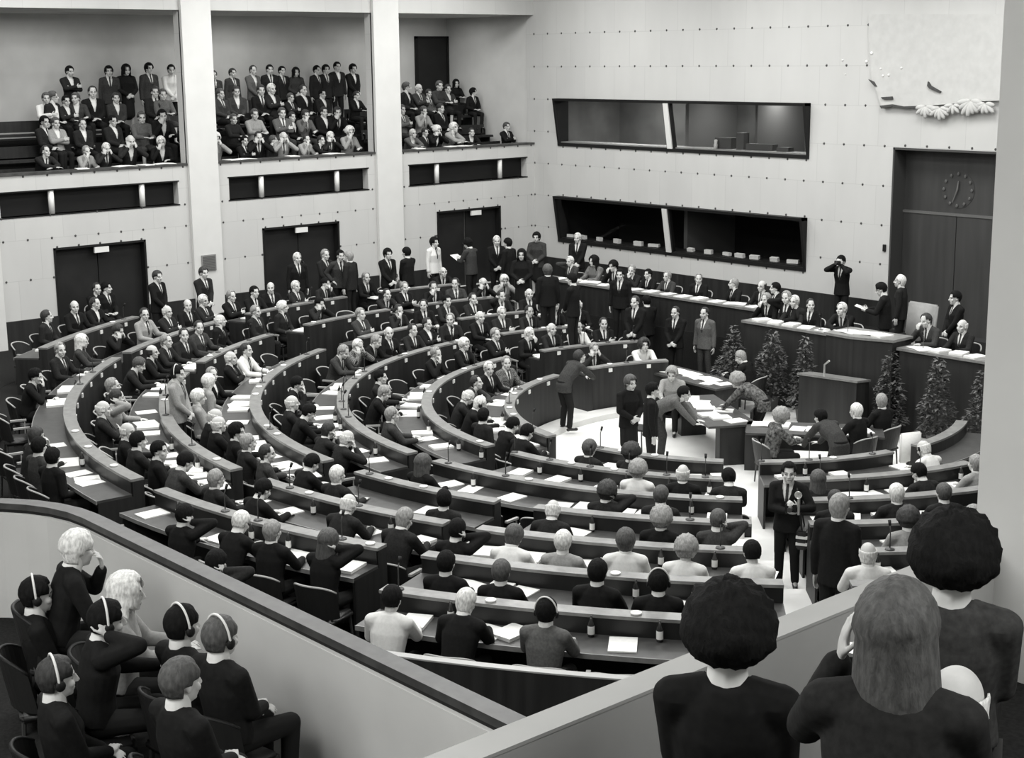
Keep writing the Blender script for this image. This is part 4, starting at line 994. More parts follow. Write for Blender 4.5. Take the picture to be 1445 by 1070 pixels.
for i, a, rr, code, ex, yaw in PLAN:
    pose = PL[code[0]]; b = block_at(i, a)
    p = pol(rr, a, ring_floor(i)); rz = radians(a + 180 - 90)
    o = person(p, rz + radians(yaw + random.uniform(-7, 7)), pose, code[1], code[2], group='delegates seated at the curved desks', sc=1 + random.uniform(-.02, .02), glasses='g' in ex, phones='p' in ex, notie='n' in ex or random.random() < .05)
    SEATS.append((i, a, b, True, o, rr))
    w = suit_words(pose, code[2]) + (', headphones' if 'p' in ex else '')
    reg(o, proj(p + V3((0, 0, 1.2)))[0], ('d', i, b), 'person in ' + w + ', ' + POSEW[pose] + ', {o} from left, ' + row_of(i) + ', ' + BLOCKS[b])
# empty chairs fill the gaps in the rows
for i, bl in DESKS.items():
    for b, a0, a1 in bl:
        if b in 'h' : continue
        r = ring_r(i) + .95; L = radians(a1 - a0) * r; n = int(L / .74)
        for k in range(n):
            a = a0 + (a1 - a0) * (k + .5) / n
            if any(j == i and abs((a - a2 + 180) % 360 - 180) * pi / 180 * r < .71 for j, a2, *_ in SEATS): continue
            q = proj(pol(r, a, ring_floor(i) + .8))
            if not (10 < q[0] < 1440 and q[1] < 1060): continue
            SEATS.append((i, a, b, False, None, r))
for i, a, b, occ, o, rr in SEATS:
    p = pol(ring_r(i) + .97 if occ else ring_r(i) + .86, a, ring_floor(i))
    if occ: p = pol(rr + .02, a, ring_floor(i))
    c = chair(p, radians(a + 90) + (0 if occ else random.uniform(-.25, .25)), '', 'delegate armchairs', arms=not occ or i < 5)
    reg(c, proj(p + V3((0, 0, .7)))[0], ('c', i, b), ('occupied' if occ else 'empty') + ' black armchair with pale rim, {o} from left, ' + row_of(i) + ', ' + BLOCKS[b])
# papers, microphones, tumblers on the desks
def sheet(p, rz, w, l, h, m, tilt=0.0, name='paper'):
    bm = NB(); rbox(bm, (0, 0, h / 2), (w, l, h))
    o = put(name, to_mesh(name, bm, m), None, p, rz); return o
SH = {}
def sheet_copy(kind, p, rz):
    if kind not in SH:
        bm = NB(); w, l, h = {'stack': (.27, .36, .035), 'single': (.26, .35, .004), 'open': (.50, .36, .010), 'pad': (.28, .37, .016)}[kind]
        if kind == 'open':
            for s in (-1, 1):
                v = rbox(bm, (s * w / 4, 0, h / 2), (w / 2, l, h)); 
                for q in v: q.co.z += .012 * max(0, 1 - abs(abs(q.co.x) - .0) / .12)
        else: rbox(bm, (0, 0, h / 2), (w, l, h))
        SH[kind] = to_mesh('paper', bm, PAPER)
    return put('paper', SH[kind], None, p, rz)
bm = NB(); lathe(bm, [(.032, 0), (.034, .10), (.033, .14), (.015, .18), (.013, .215)], (0, 0, 0), 10); BOT = to_mesh('bottle', bm, GLASSY, True)
bm = NB(); lathe(bm, [(.0355, .03), (.0355, .115)], (0, 0, 0), 10, False); BOTL = to_mesh('bottle_label', bm, WHITE, True)
bm = NB(); lathe(bm, [(.06, 0), (.055, .012), (.012, .02), (.009, .025)], (0, 0, 0), 12); MICB = to_mesh('base', bm, METAL, True)
bm = NB(); tube(bm, [(0, 0, .02), (0, 0, .24), (0, -.03, .30)], [.008, .007, .007], 6); MICS = to_mesh('stem', bm, METAL, True)
bm = NB(); tube(bm, [(0, -.025, .285), (0, -.055, .345)], [.016, .02], 8); MICH = to_mesh('head', bm, BLACK, True)
bm = NB(); lathe(bm, [(.055, 0), (.06, .02), (.045, .02), (.04, .008)], (0, 0, 0), 12); ASH = to_mesh('ashtray', bm, WHITE, True)
for i, a, b, occ, o, rr in list(SEATS):
    f = ring_floor(i); r = ring_r(i); rz0 = radians(a + 90)
    def inblk(aa): return desk_ext(i, aa) == b
    if not inblk(a): continue
    e = degrees(1 / r)
    if random.random() < .88:
        kd = random.choice(['stack', 'pad', 'open', 'pad', 'single']); aa = a + random.uniform(-.06, .06) * e
        s = sheet_copy(kd, pol(r + .29, aa, f + .741), rz0 + random.uniform(-.25, .25)); s['category'] = 'paper'; s['group'] = 'papers on the curved desks'
        reg(s, proj(s.location)[0], ('p', i, b), {'stack': 'white paper stack', 'pad': 'white paper pad', 'open': 'open printed booklet', 'single': 'single white sheet'}[kd] + ' on the worktop, {o} paper from left, ' + row_of(i) + ', ' + BLOCKS[b])
    if random.random() < .35 and inblk(a + .36 * e):
        s = sheet_copy(random.choice(['stack', 'single']), pol(r + .26, a + .36 * e, f + .741), rz0 + random.uniform(-.4, .4)); s['category'] = 'paper'; s['group'] = 'papers on the curved desks'
        reg(s, proj(s.location)[0], ('p', i, b), 'small white paper on the worktop, {o} paper from left, ' + row_of(i) + ', ' + BLOCKS[b])
    if random.random() < .55 and inblk(a + .3 * e) and b in 'defg':
        t = thing('bottle', '', 'bottle', pol(r + .125, a + .3 * e, f + .741), random.uniform(0, 6), 'bottles on the curved desks'); put('glass_body', BOT, t); put('bottle_label', BOTL, t)
        reg(t, proj(t.location)[0], ('b', i, b), 'dark bottle with white label, {o} bottle from left, ' + row_of(i) + ', ' + BLOCKS[b])
    if random.random() < .42 and inblk(a - .36 * e):
        t = thing('microphone', '', 'microphone', pol(r - .03, a - .36 * e, f + .951), radians(a - 90), 'microphones on the desk ledges'); put('base', MICB, t); put('stem', MICS, t); put('head', MICH, t)
        reg(t, proj(t.location)[0], ('m', i, b), 'thin black desk microphone, {o} microphone from left, ' + row_of(i) + ', ' + BLOCKS[b])
    if random.random() < .35 and inblk(a + .05 * e):
        s = put('ashtray', ASH, None, pol(r - .03, a + .05 * e, f + .951)); s['category'] = 'ashtray'; s['group'] = 'ashtrays on the desk ledges'
        reg(s, proj(s.location)[0], ('a', i, b), 'small round white ashtray on ledge, {o} ashtray from left, ' + row_of(i) + ', ' + BLOCKS[b])

# ---- people standing about (floor level in front of the list)
def stand(p, rz_deg, code, label, ex='', sc=1.0):
    return person(p, radians(rz_deg - 90), PL[code[0]], code[1], code[2], label, None, sc, 'g' in ex, 'p' in ex, 'n' in ex)
def at_head(px, py, pose, floor): 
    return atz(px, py, floor + POSE[PL[pose]]['topz'] + .012)
STAND = [ # px, py, floor, facing (deg, 0 = +x, 90 = +y), code, label
 (222, 382, ZW, 20, '1sk', 'person in black suit standing by the wall right of the left door'),
 (298, 378, ZW, 10, '1sd', 'person in dark suit standing under the wall grille, hands clasped'),
 (428, 357, ZW, -10, '0qk', 'person in black suit standing before the middle door, first of four'),
 (459, 352, ZW, 10, '1Rd', 'person in dark suit standing before the middle door, second of four'),
 (483, 353, ZW, -30, '6Sm', 'person in charcoal suit, hands on hips, before the middle door'),
 (494, 354, ZW, 200, '0Rd', 'person in dark suit behind the one with hands on hips'),
 (541, 351, ZW, 0, '1fk', 'person in black suit talking, left of the right-hand column'),
 (573, 349, ZW, 190, '1Sk', 'person in black suit facing left, right of the column'),
 (613, 335, ZW, 10, '0fw', 'person in white jacket standing at the left edge of the corner door'),
 (660, 337, ZW, 190, '3fm', 'person in charcoal suit reading a paper at the corner door'),
 (701, 333, ZW, -30, '1qk', 'person in black suit, white-haired, at the right edge of corner door'),
 (716, 336, ZW, 190, '0Sk', 'person in black suit facing left beside the corner door'),
 (736, 352, ZW, -50, '9lk', 'person in black dress standing by the corner, left of another'),
 (757, 328, ZW, -60, '9fm', 'person in charcoal top standing in the wall corner'),
 (815, 329, ZW, -60, '1qk', 'person in black suit standing under the left end of lower window'),
 (875, 380, .6, -60, '0Sk', 'tall person in black suit standing before the staff bench'),
 (936, 413, .0, 160, '1Sk', 'person in black suit standing sideways below the staff bench'),
 (953, 433, .0, -70, '1rk', 'person in black suit standing beside one in a grey suit'),
 (994, 434, .0, -80, '0rg', 'person in grey suit standing below the staff bench'),
 (894, 416, .35, -70, '1rk', 'person in black suit standing at the end of the far corner block'),
 (768, 370, .93, 150, '0Fk', 'person in black suit seen from behind near the corner'),
 (784, 384, .93, 200, '1Sk', 'person in black suit standing at the left end of the staff bench'),
 (818, 494, .05, 84, '8rm', 'person in charcoal suit leaning on the end of a curved desk'),
 (256, 515, .62, 40, '1Sl', 'person in pale suit with headphones standing among the long left block', 'p'),
 (890, 530, .0, -10, '9FK', 'person in dark clothes standing left of the clerk table'),
 (922, 540, .0, 50, '0Sk', 'person in black suit standing behind the clerk table'),
 (1187, 361, ZW, -80, '4Sk', 'person in black suit photographing from the dais'),
 (1270, 388, ZW, 200, '0qd', 'white-haired person in dark suit standing behind the reading speaker'),
 (1348, 411, ZW, -120, '1Sk', 'person in black suit standing behind the right dais desk'),
 (1113, 653, .34, -62, '5Sk', 'person in black suit with a camera standing in the pale gangway'),
 (1185, 722, .45, 100, '0Rk', 'large person in black suit seen from behind beside the gangway')]
for s in STAND:
    px, py, fl, face, code, lab = s[:6]; code = code.replace('FK', 'Fk')
    q = at_head(px, py, code[0], fl); P = POSE[PL[code[0]]]
    fa = radians(face); q = V3((q.x - cos(fa) * P['hy'], q.y - sin(fa) * P['hy'], fl))
    if fl < .5 and q.x < -20.5: q.y = min(q.y, 25.55)
    q.x = max(q.x, XL + .35); q.y = min(q.y, YB - .33) if q.x < -21 or q.x > PXR else q.y
    for _ in range(3):                   # keep clear of the armchairs
        for si, sa, sb, so, s_o, srr in SEATS:
            cpos = pol(srr + .02 if so else ring_r(si) + .86, sa); dv = q.xy - cpos.xy
            if 1e-3 < dv.length < .60: q.x += dv.x / dv.length * (.60 - dv.length); q.y += dv.y / dv.length * (.60 - dv.length)
    STAND_O = stand(q, face, code, lab, s[6] if len(s) > 6 else '', 1.12 if lab.startswith('large') else 1.0)
    if code[0] in '45':
        w = P['wr']; m = (w[-1] + w[1]) / 2; M = Matrix.Translation(q) @ Matrix.Rotation(fa - pi/2, 4, 'Z')
        t = thing('photo_camera', 'dark photo camera held by the person ' + ('in the gangway' if code[0] == '5' else 'photographing from the dais'), 'camera', M @ (m + V3((.0, .07, .05))), fa - pi/2)
        bm = NB(); rbox(bm, (0, 0, 0), (.15, .05, .10)); bmesh.ops.bevel(bm, geom=bm.edges[:], offset=.008, segments=2, affect='EDGES'); local(bm, 'camera_body', BLACK, t)
        bm = NB(); tube(bm, [(0, .02, 0), (0, .10, 0)], [.034, .032], 14); local(bm, 'lens', METAL, t)
        if code[0] == '5':
            bm = NB(); tube(bm, [(-.10, 0, -.08), (-.10, 0, .16)], .017, 8); local(bm, 'flash_handle', CHROME, t)
            bm = NB(); lathe(bm, [(.016, -.02), (.05, .035), (.046, .04), (.016, 0)], (0, 0, 0), 16); bmesh.ops.rotate(bm, verts=bm.verts, matrix=Matrix.Rotation(-pi/2, 3, 'X'), cent=(0, 0, 0)); bmesh.ops.translate(bm, verts=bm.verts, vec=(-.10, .02, .20)); local(bm, 'flash_reflector', CHROME, t)
            t2 = thing('equipment_bag', 'dark shoulder bag with two white bands beside the gangway photographer', 'bag', M @ V3((-.24, .21, .66)), fa - pi/2)
            bm = NB(); rbox(bm, (0, 0, .13), (.14, .28, .26)); bmesh.ops.bevel(bm, geom=bm.edges[:], offset=.02, segments=2, affect='EDGES'); local(bm, 'bag_body', SOFTBLACK, t2)
            for z in (.08, .17):
                bm = NB(); rbox(bm, (0, 0, z), (.147, .287, .035)); local(bm, 'white_band', WHITE, t2)
            bm = NB(); tube(bm, [(0, .1, .24), (.06, .04, .55), (.10, -.02, .78), (.06, -.08, .55), (0, -.1, .24)], .012, 6); local(bm, 'strap', SOFTBLACK, t2)
    if code[0] == '3':
        w = P['wr']; m = (w[-1] + w[1]) / 2; M = Matrix.Translation(q) @ Matrix.Rotation(fa - pi/2, 4, 'Z')
        s_ = sheet(M @ (m + V3((0, .10, .03))), fa - pi/2, .30, .34, .006, PAPER); s_.rotation_euler = (radians(28), 0, fa - pi/2)
        tag(s_, 'white paper held by the reader at the corner door', 'paper')
# ---- staff bench, dais, clerks
def seated_at(px, py, fl, y, face, code, lab, ex='', yfix=True, ch=True):
    P = POSE[PL[code[0]]]; fa = radians(face)
    q = aty(px, py, y + sin(fa) * P['hy']) if yfix else atz(px, py, fl + P['topz'])
    x = q.x - cos(fa) * P['hy']; yy = y if yfix else q.y - sin(fa) * P['hy']
    sc = 1.0
    if yfix: sc = max(.9, min(1.12, (q.z - fl) / (P['topz'] + .012)))
    o = stand(V3((x, yy, fl)), face, code, lab, ex, sc)
    if ch: chair(V3((x, yy, fl)) - V3((cos(fa), sin(fa), 0)) * .02, fa - pi/2, '', None, False)
    c = [c for c in COL.objects if c.name.startswith('armchair') and c.get('label') == ''][-1] if ch and False else None
    return o, V3((x, yy, fl))
for px, py, code, lab in ((137, 411, 'prk', 'person in black suit seated before the left door, left of two'), (150, 416, 'lSk', 'person in black suit seated before the left door, right of two')):
    P = POSE[PL[code[0]]]; q = atx(px, py, XL + .55 + P['hy']); pp = V3((XL + .55, q.y, ZW)); stand(pp, 0, code, lab); chair(pp - V3((.02, 0, 0)), -pi/2, 'dark chair before the left door, ' + lab.split(', ')[1], None, False)
BENCH = [(804, 362, 'eqm'), (838, 361, 'Wlc'), (866, 368, 'cfk'), (889, 374, 'CRd'), (914, 380, 'hSk'), (941, 383, 'hRm'), (985, 386, 'lRk'), (1036, 393, 'rRk'), (1075, 396, 'hbk'), (1095, 399, 'rSk')]
def at_wall_bench(lst, y, fl, face, place, group):
    for n, (px, py, code) in enumerate(lst):
        o, p = seated_at(px, py, fl, y, face, code, 'person in %s, %s, %s from left %s' % (suit_words(PL[code[0]], code[2]), POSEW[PL[code[0]]], ordinal(n + 1), place), 'g' if n % 3 == 2 else '', ch=False)
        o['group'] = group
        chair(p - V3((cos(radians(face)), sin(radians(face)), 0)) * .02, radians(face - 90), 'dark armchair, %s from left %s' % (ordinal(n + 1), place), 'chairs of ' + group, False)
at_wall_bench(BENCH, 26.75, ZW, -88, 'at the long staff bench', 'people at the staff bench')
at_wall_bench([(1082, 414, 'cRk'), (1110, 411, 'eRk'), (1121, 417, 'hqd'), (1143, 422, 'lrk'), (1188, 427, 'oqk')], 25.5, ZW, -85, 'at the left dais desk', 'people at the left dais desk')
at_wall_bench([(1308, 443, 'crm'), (1358, 451, 'hvd')], 25.35, ZW, -95, 'at the right dais desk', 'people at the right dais desk')
# the president, standing and reading
P = POSE['stand_paper']; q = aty(1247, 399, 25.62); fl = q.z - P['topz'] - .012; pr_ = V3((q.x, 25.62, fl))
bm = NB(); box(bm, pr_.x - .55, pr_.x + .45, 25.2, 26.5, ZW - .02, max(fl, ZW + .03)); struct('floor_rostrum', bm, CARPET)
stand(V3((q.x + .1, 25.58, max(fl, ZW + .03))), 205, '3Sk', 'person in black suit reading from a paper at the presiding desk', 'g')
M = Matrix.Translation(V3((q.x + .1, 25.58, max(fl, ZW + .03)))) @ Matrix.Rotation(radians(205 - 90), 4, 'Z'); w = (P['wr'][-1] + P['wr'][1]) / 2
s_ = sheet(M @ (w + V3((0, .10, .03))), 0, .24, .32, .006, PAPER); s_.rotation_euler = (radians(20), 0, radians(115)); tag(s_, 'white paper held by the speaker at the presiding desk', 'paper')
# seated in the well
for px, py, y_, face, code, lab, ex in ((948, 519, 22.1, -60, 'BUl', 'person in pale top seated at the far clerk table', ''), (1045, 496, 23.9, 195, 'wRk', 'person in black suit seated beside the shrubs, looking down', ''),
                                   (1103, 578, 20.3, 60, 'BCp', 'person in patterned top seated at the right clerk table', ''), (1208, 569, 21.9, 175, 'hqk', 'white-haired person in black suit seated right of the bent person', 'g'), (1243, 556, 22.1, 185, 'rRk', 'person in black suit seated before the right shrubs, looking back', 'g')):
    P = POSE[PL[code[0]]]; fa = radians(face); q = atz(px, py, P['topz'] + .012)
    p = V3((q.x - cos(fa) * P['hy'], q.y - sin(fa) * P['hy'], 0)); stand(p, face, code, lab, ex)
    chair(p, fa - pi/2, 'plain dark chair under the ' + lab.split(',')[0].replace('person', 'sitter', 1), None, False)
for px, py, face, code, lab, ex in ((966, 545, 35, '7Sg', 'person in grey suit bent over the middle clerk table', 'n'), (1040, 527, 200, '7Cp', 'person in patterned jacket bent over the middle clerk table', 'n'), (1158, 577, 165, '7Sm', 'person in charcoal suit bent over beside the right clerk table', 'n')):
    P = POSE[PL[code[0]]]; fa = radians(face); q = atz(px, py, P['topz'] + .02); stand(V3((q.x - cos(fa) * P['hy'], q.y - sin(fa) * P['hy'], 0)), face, code, lab, ex)
# slim wooden chairs in the well
def slim_chair(p, rz, label):
    t = thing('side_chair', label, 'chair', p, rz)
    bm = NB(); rbox(bm, (0, 0, .45), (.42, .42, .04)); local(bm, 'seat', SOFTBLACK, t)
    bm = NB(); rbox(bm, (0, -.21, .78), (.40, .03, .16)); tube(bm, [(-.19, -.2, .43), (-.18, -.23, .86)], .014, 6); tube(bm, [(.19, -.2, .43), (.18, -.23, .86)], .014, 6); local(bm, 'backrest', SOFTBLACK, t)
    for x in (-.18, .18):
        for y in (-.18, .18):
            bm = NB(); tube(bm, [(x * 1.12, y * 1.15, 0), (x, y, .44)], .014, 6); local(bm, 'leg', METAL, t)
slim_chair(atz(898, 636, 0), radians(200), 'slim dark chair with thin legs left of the middle clerk table')
slim_chair(atz(1045, 640, 0), radians(120), 'slim dark chair between the two clerk tables')
slim_chair(atz(1255, 590, 0), radians(60), 'slim dark chair before the right shrubs')
bm = NB(); rbox(bm, (0, 0, .26), (.44, .06, .54)); bmesh.ops.bevel(bm, geom=bm.edges[:], offset=.025, segments=2, affect='EDGES')
q = atz(1284, 640, .45); o = put('chair_back_cover', to_mesh('chair_back_cover', bm, PAPER, True), None, (q.x, q.y, .30), radians(70)); o.name = 'white_seat_panel'; tag(o, 'large white upright panel at the end of the right block front row', 'panel')
bm = NB(); rbox(bm, (0, 0, .16), (.10, .06, .32)); put('stand', to_mesh('stand', bm, METAL), o, (0, 0, -.30))
# papers on the clerk tables, bench and dais
def strew(label, n, c, rz, L, W, z, grp):
    for k in range(n):
        u, v = -L/2 + L * (k + .5) / n, random.uniform(-W/2, W/2)
        p = V3((c[0] + u * cos(rz) - v * sin(rz), c[1] + u * sin(rz) + v * cos(rz), z))
        kd = random.choice(['stack', 'open', 'pad', 'single']); s = sheet_copy(kd, p, rz + random.uniform(-.5, .5)); s['category'] = 'paper'; s['group'] = grp
        reg(s, proj(p)[0], ('t', label), {'stack': 'white paper stack', 'pad': 'white paper pad', 'open': 'open printed booklet', 'single': 'single white sheet'}[kd] + ', {o} paper from left on the ' + label)
strew('middle clerk table', 8, (-18.15, 20.95), radians(-30), 2.2, .4, .751, 'papers on the clerk tables')
strew('clerk table near the staff bench', 8, (-20.35, 22.95), radians(-8), 2.0, .4, .751, 'papers on the clerk tables')
strew('right clerk table', 7, (-15.9, 21.15), radians(38), 2.0, .4, .751, 'papers on the clerk tables')
strew('staff bench', 14, (-24.4, 26.18), 0, 7.4, .08, ZB + .001, 'papers on the staff bench')
strew('left dais desk', 6, (-19.2, 24.9), 0, 2.4, .08, 1.721, 'papers on the dais desks')
strew('right dais desk', 6, (-15.1, 24.72), 0, 2.4, .08, 1.701, 'papers on the dais desks')
strew('presiding desk', 4, (-17.25, 24.5), radians(8), 1.0, .2, 1.861, 'papers on the presiding desk')
for n, (x, y, z) in enumerate(((-17.6, 24.4, 1.861), (-16.05, 24.7, 1.701), (-14.6, 24.7, 1.701), (-18.6, 24.85, 1.721))):
    t = thing('microphone', 'thin desk microphone, %s from left on the dais' % ordinal((2, 3, 4, 1)[n]), 'microphone', (x, y, z), 0, 'microphones on the dais'); put('base', MICB, t); put('stem', MICS, t); put('head', MICH, t)

# ---- gallery spectators across the hall
GAL = {1: """98 96 2Sd 4; 154 96 0fm 4; 178 94 9lk 4; 210 92 0fm 4; 242 94 1Sw 4; 65 133 fmw 3; 73 131 lmd 3; 93 137 fSd 3; 108 133 rmm 3; 130 124 prk 3; 163 133 psm 3; 218 124 psd 3; 230 128 Wmg 3; 63 166 pSd 2; 78 168 fml 2; 116 170 prd 2; 159 165 pSd 2; 200 160 Wmg 2; 230 157 cSk 2;
62 208 ord 1; 121 210 cRl 1; 150 204 Hqd 1; 185 193 Hvd 1; 231 195 cwk 1""",
       2: """302 102 0mm 4; 328 99 0sm 4; 357 95 1rg 4; 381 94 0Sd 4; 398 96 0Sd 4; 418 98 9lm 4; 447 95 0Sd 4; 460 94 0fd 4; 476 90 0Sd 4; 498 93 1fk 4; 311 127 pmm 3; 333 124 psm 3; 368 122 psk 3; 383 120 fqd 3; 410 134 fmd 3; 428 122 prk 3; 455 128 pSd 3; 503 134 hsk 3;
329 163 Wmd 2; 359 156 Wml 2; 398 154 fmg 2; 412 160 psk 2; 431 157 csg 2; 457 153 psk 2; 478 153 csk 2; 306 190 Hul 1; 345 194 fSk 1; 367 188 Hrk 1; 385 193 lmd 1; 402 188 Hvl 1; 432 192 crl 1; 452 196 osk 1; 466 188 Hqd 1; 494 181 cul 1""",
       3: """573 118 lmd 3; 591 120 fvm 3; 605 128 psg 3; 620 116 Wmm 3; 632 121 fsm 3; 648 116 Wlk 4 ; 567 150 fmg 2; 598 152 cml 2; 622 148 psk 2; 674 142 lfk 3; 583 184 oqg 1; 616 180 Huk 1; 638 175 owl 1; 669 188 osk 1; 721 174 fmk 1; 600 190 psd 1"""}
for b, txt in GAL.items():
    for tok in txt.replace('\n', ' ').split(';'):
        w = tok.split()
        if len(w) < 4: continue
        px, py, code, row = float(w[0]), float(w[1]), w[2], int(w[3]) - 1
        pose = PL[code[0]]; P = POSE[pose]; x = GX[row] + .05; q = atx(px, py, x + P['hy'])
        fl = GF[row]
        sc = max(.88, min(1.12, (q.z - fl) / (P['topz'] + .014)))
        if pose.startswith('sit') and row == 2 and (q.z - fl) > 1.5: sc = 1.1
        y = min(q.y, YB - .25)
        c0 = [c for c in COLS if c[0] - .28 < y < c[1] + .28]
        o = person(V3((x, y, fl)), radians(-90 + random.uniform(-18, 14)), pose, code[1], code[2], group='spectators in the far gallery', sc=min(1.13, sc * 1.03), glasses=random.random() < .2, notie=random.random() < .45)
        bay = ('left', 'middle', 'corner')[b - 1]; rn = ('front', 'second', 'third', 'standing back')[row]
        reg(o, proj(V3((x, y, fl + 1.1)))[0], ('g', b, row), 'person in ' + suit_words(pose, code[2]) + ', ' + POSEW[pose] + ', {o} from left, ' + rn + ' row, ' + bay + ' gallery bay')
for n, (px, py) in enumerate(((115, 235), (175, 236), (205, 235), (232, 233), (325, 224), (345, 223), (412, 219), (470, 216), (590, 211), (640, 207), (655, 206))):
    q = atx(px, py, XL - .18); s = sheet_copy('open' if n % 2 else 'pad', V3((XL - .16, q.y, ZP + .051)), radians(90 + random.uniform(-20, 20))); s['category'] = 'paper'; s['group'] = 'papers on the gallery parapet'
    reg(s, px, ('gp',), 'white paper lying on the far gallery parapet, {o} from left')

# ---- spectators on the near side
def near(px, py, y, face, code, lab, ex='', plane='y', fl=None, chairs=False):
    P = POSE[PL[code[0]]]; fa = radians(face)
    q = aty(px, py, y) if plane == 'y' else atx(px, py, y)
    f = q.z - P['topz'] - .012 if fl is None else fl
    p = V3((q.x - cos(fa) * P['hy'] + sin(fa) * P['hx'], q.y - sin(fa) * P['hy'] - cos(fa) * P['hx'], f)); o = stand(p, face, code, lab, ex, 1.0 if fl is None else (q.z - fl) / (P['topz'] + .012))
    return o, p
YR = 3.78
for px, py, y, face, code, lab, ex in ((108, 756, 4.58, 62, 'Cwk', 'white-haired person in black suit by the near parapet, hand at face', 'n'), (178, 810, 4.60, 60, 'WKl', 'person in pale top with long white hair by the near parapet', ''),
        (150, 848, 4.21, 70, 'eSk', 'person in black suit with headphones, hand at ear, near box', 'p'), (257, 855, 4.58, 95, 'pSk', 'person in black suit with headphones, second from right by near parapet', 'p'),
        (311, 871, 4.56, 100, 'pmk', 'person in black suit with headphones, rightmost in the near box', 'p'), (80, 928, 3.69, 80, 'psk', 'person in black suit with headphones at the near box edge', 'p'),
        (255, 930, 3.84, 95, 'pmk', 'person in black suit behind the two with headphones, near box', ''), (52, 815, 4.30, 70, 'pSk', 'person in black suit with headphones at the left edge, near box', 'p')):
    P = POSE[PL[code[0]]]
    o, p = near(px, py, y, face, code, lab, ex, fl=None)
    o['group'] = 'people in the near box'
    c = chair(p - V3((cos(radians(face)), sin(radians(face)), 0)) * .02, radians(face - 90), 'dark chair under the ' + lab.replace('person in black suit', 'sitter').replace('person in pale top', 'sitter').replace('white-haired ', 'pale '), 'chairs in the near box', False)
    [setmat(q_, BLACK) for q_ in c.children if q_.name.startswith('back_rim')]
    bm = NB(); box(bm, p.x - .24, p.x + .24, p.y - .24, p.y + .24, FR, p.z - .001) if p.z > FR + .01 else None
    if p.z > FR + .01: struct('floor_riser', bm, CARPET)
    else: bm.free()
NEARR = [(1030, 846, -3.15, 125, 'pak', 'person with large black afro hair by the right near parapet', ''), (1348, 744, -2.85, 120, 'pam', 'person with large black afro hair before the right-hand column', ''),
         (1272, 828, -2.25, 118, 'EMd', 'person with long straight hair raising one hand, near gallery', ''), (1352, 938, -2.3, 110, 'pvd', 'white-haired person low at the right edge, near gallery', '')]
for px, py, x, face, code, lab, ex in NEARR:
    o, p = near(px, py, x, face, code, lab, ex, 'x'); o['group'] = 'people in the right near gallery'
    t = thing('gallery_stool', 'dark seat under the ' + lab.replace('person', 'sitter', 1), 'seat', p, radians(face - 90), 'seats in the right near gallery')
    bm = NB(); rbox(bm, (0, 0, .42), (.42, .42, .05)); local(bm, 'seat', SOFTBLACK, t)
    for k in range(4):
        bm = NB(); x_, y_ = (-.17, .17)[k % 2], (-.17, .17)[k // 2]; tube(bm, [(x_, y_, 0), (x_, y_, .40)], .018, 6); local(bm, 'leg', METAL, t)
    if 'raising' in lab:
        q = aty(1200, 940, p.y + .30)
        t = thing('photo_camera', 'small camera with bright top plate beside the long straight hair', 'camera', aty(1203, 945, p.y + .28), radians(30))
        bm = NB(); rbox(bm, (0, 0, 0), (.035, .10, .13)); bmesh.ops.bevel(bm, geom=bm.edges[:], offset=.006, segments=2, affect='EDGES'); local(bm, 'camera_body', BLACK, t)
        bm = NB(); rbox(bm, (0, .0, .062), (.036, .09, .016)); rbox(bm, (.019, 0, 0), (.006, .05, .09)); local(bm, 'bright_plate', CHROME, t)

# ---- labels counted from left to right along each row
rows_ = {}
for it in ITEMS: rows_.setdefault(it[2], []).append(it)
for key, its in rows_.items():
    its.sort(key=lambda t: t[1])
    for n, (o, px, k, fmt, one) in enumerate(its): o['label'] = fmt.format(o=ordinal(n + 1))
for o in COL.objects:
    if o.parent is None and len(str(o.get('label', '')).split()) > 16: print('LONGLABEL', o.name, o['label'])
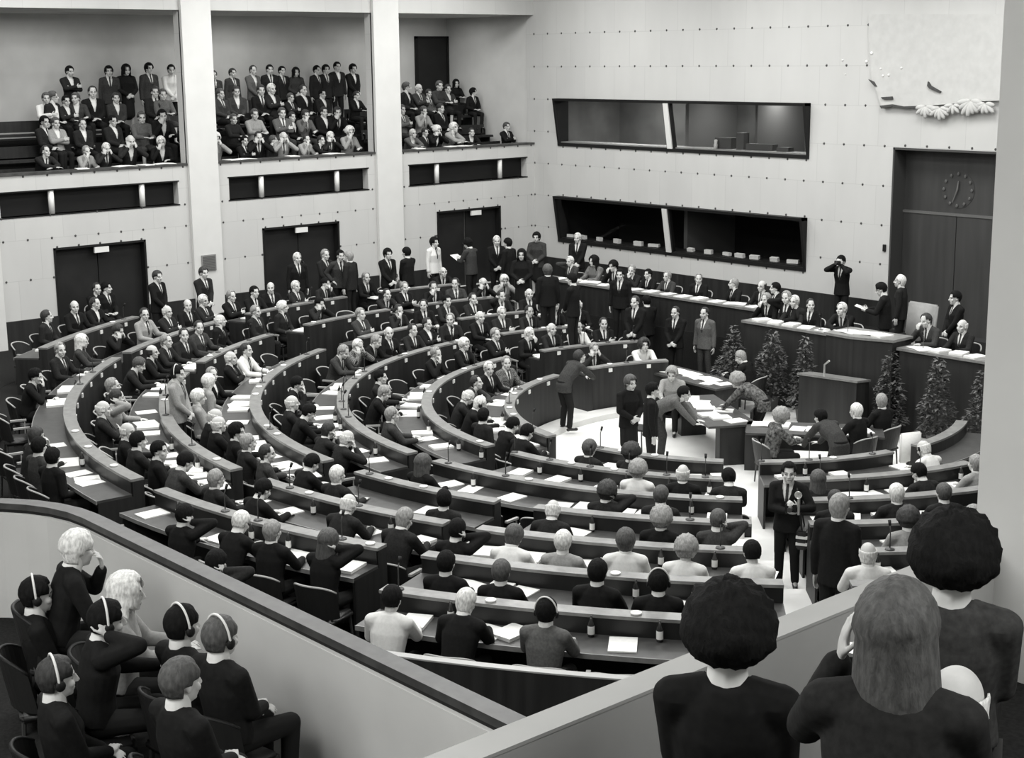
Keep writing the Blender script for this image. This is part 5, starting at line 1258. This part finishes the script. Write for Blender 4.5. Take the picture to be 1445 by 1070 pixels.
# ================================================================== light and camera
AREA_N = [0]
def area(x, y, z, sx, sy, e, rot=(0, 0, 0), col=(1, 1, .985)):
    l = bpy.data.lights.new('ceiling_or_fill_light', 'AREA'); l.shape = 'RECTANGLE'; l.size = sx; l.size_y = sy; l.energy = e; l.color = col
    o = bpy.data.objects.new('ceiling_or_fill_light', l); COL.objects.link(o); o.location = (x, y, z); o.rotation_euler = rot; return o
for x in (-29, -23, -17, -11):
    for y in (8, 14, 20, 25.5): area(x, y, 10.35, 2.6, 2.6, 330)
area(1.5, 5, 10.2, 3, 6, 480); area(-8, -1.5, 10.0, 8, 3, 900)  # fill lights added over the near galleries to brighten the parapet faces
for y in (15.7, 21.3, 27.1): area(-35.0, y, 8.4, .5, 3.0, 40)  # fill added inside the far gallery bays to lift their walls
area(-29, YB + 1.4, 6.3, 3, .5, 85); area(-25, YB + 1.4, 6.3, 3, .5, 85)  # fill added inside the upper booth to lighten its interior
w = bpy.data.worlds.new('hall_air'); SC.world = w; w.use_nodes = True
w.node_tree.nodes['Background'].inputs[0].default_value = (1, 1, .98, 1); w.node_tree.nodes['Background'].inputs[1].default_value = .05

cam = bpy.data.cameras.new('camera'); co = bpy.data.objects.new('camera', cam); COL.objects.link(co); SC.camera = co
cam.sensor_fit = 'HORIZONTAL'; cam.sensor_width = 36; cam.lens = F_PX / 1445 * 36
cam.shift_x = -(PX0 - 722.5) / 1445; cam.shift_y = (PY0 - 535) / 1445
cam.clip_start = .05; cam.clip_end = 200
hf = V3((-sin(YAW), cos(YAW), 0)); Rv = V3((cos(YAW), sin(YAW), 0))
fw = hf * cos(PITCH) + V3((0, 0, -sin(PITCH))); dn = -hf * sin(PITCH) + V3((0, 0, -cos(PITCH)))
rt = Rv * cos(ROLL) - dn * sin(ROLL); d2 = Rv * sin(ROLL) + dn * cos(ROLL)
M = Matrix((rt, -d2, -fw)).transposed().to_4x4(); M.translation = (0, 0, ZC); co.matrix_world = M
vs_ = SC.view_settings; vs_.view_transform = 'Standard'; vs_.look = 'None'; vs_.exposure = 0.0; vs_.gamma = 1.0; vs_.use_curve_mapping = False
SC.cycles.max_bounces = 6; SC.cycles.diffuse_bounces = 3; SC.cycles.glossy_bounces = 3; SC.cycles.transparent_max_bounces = 8; SC.cycles.use_denoising = True
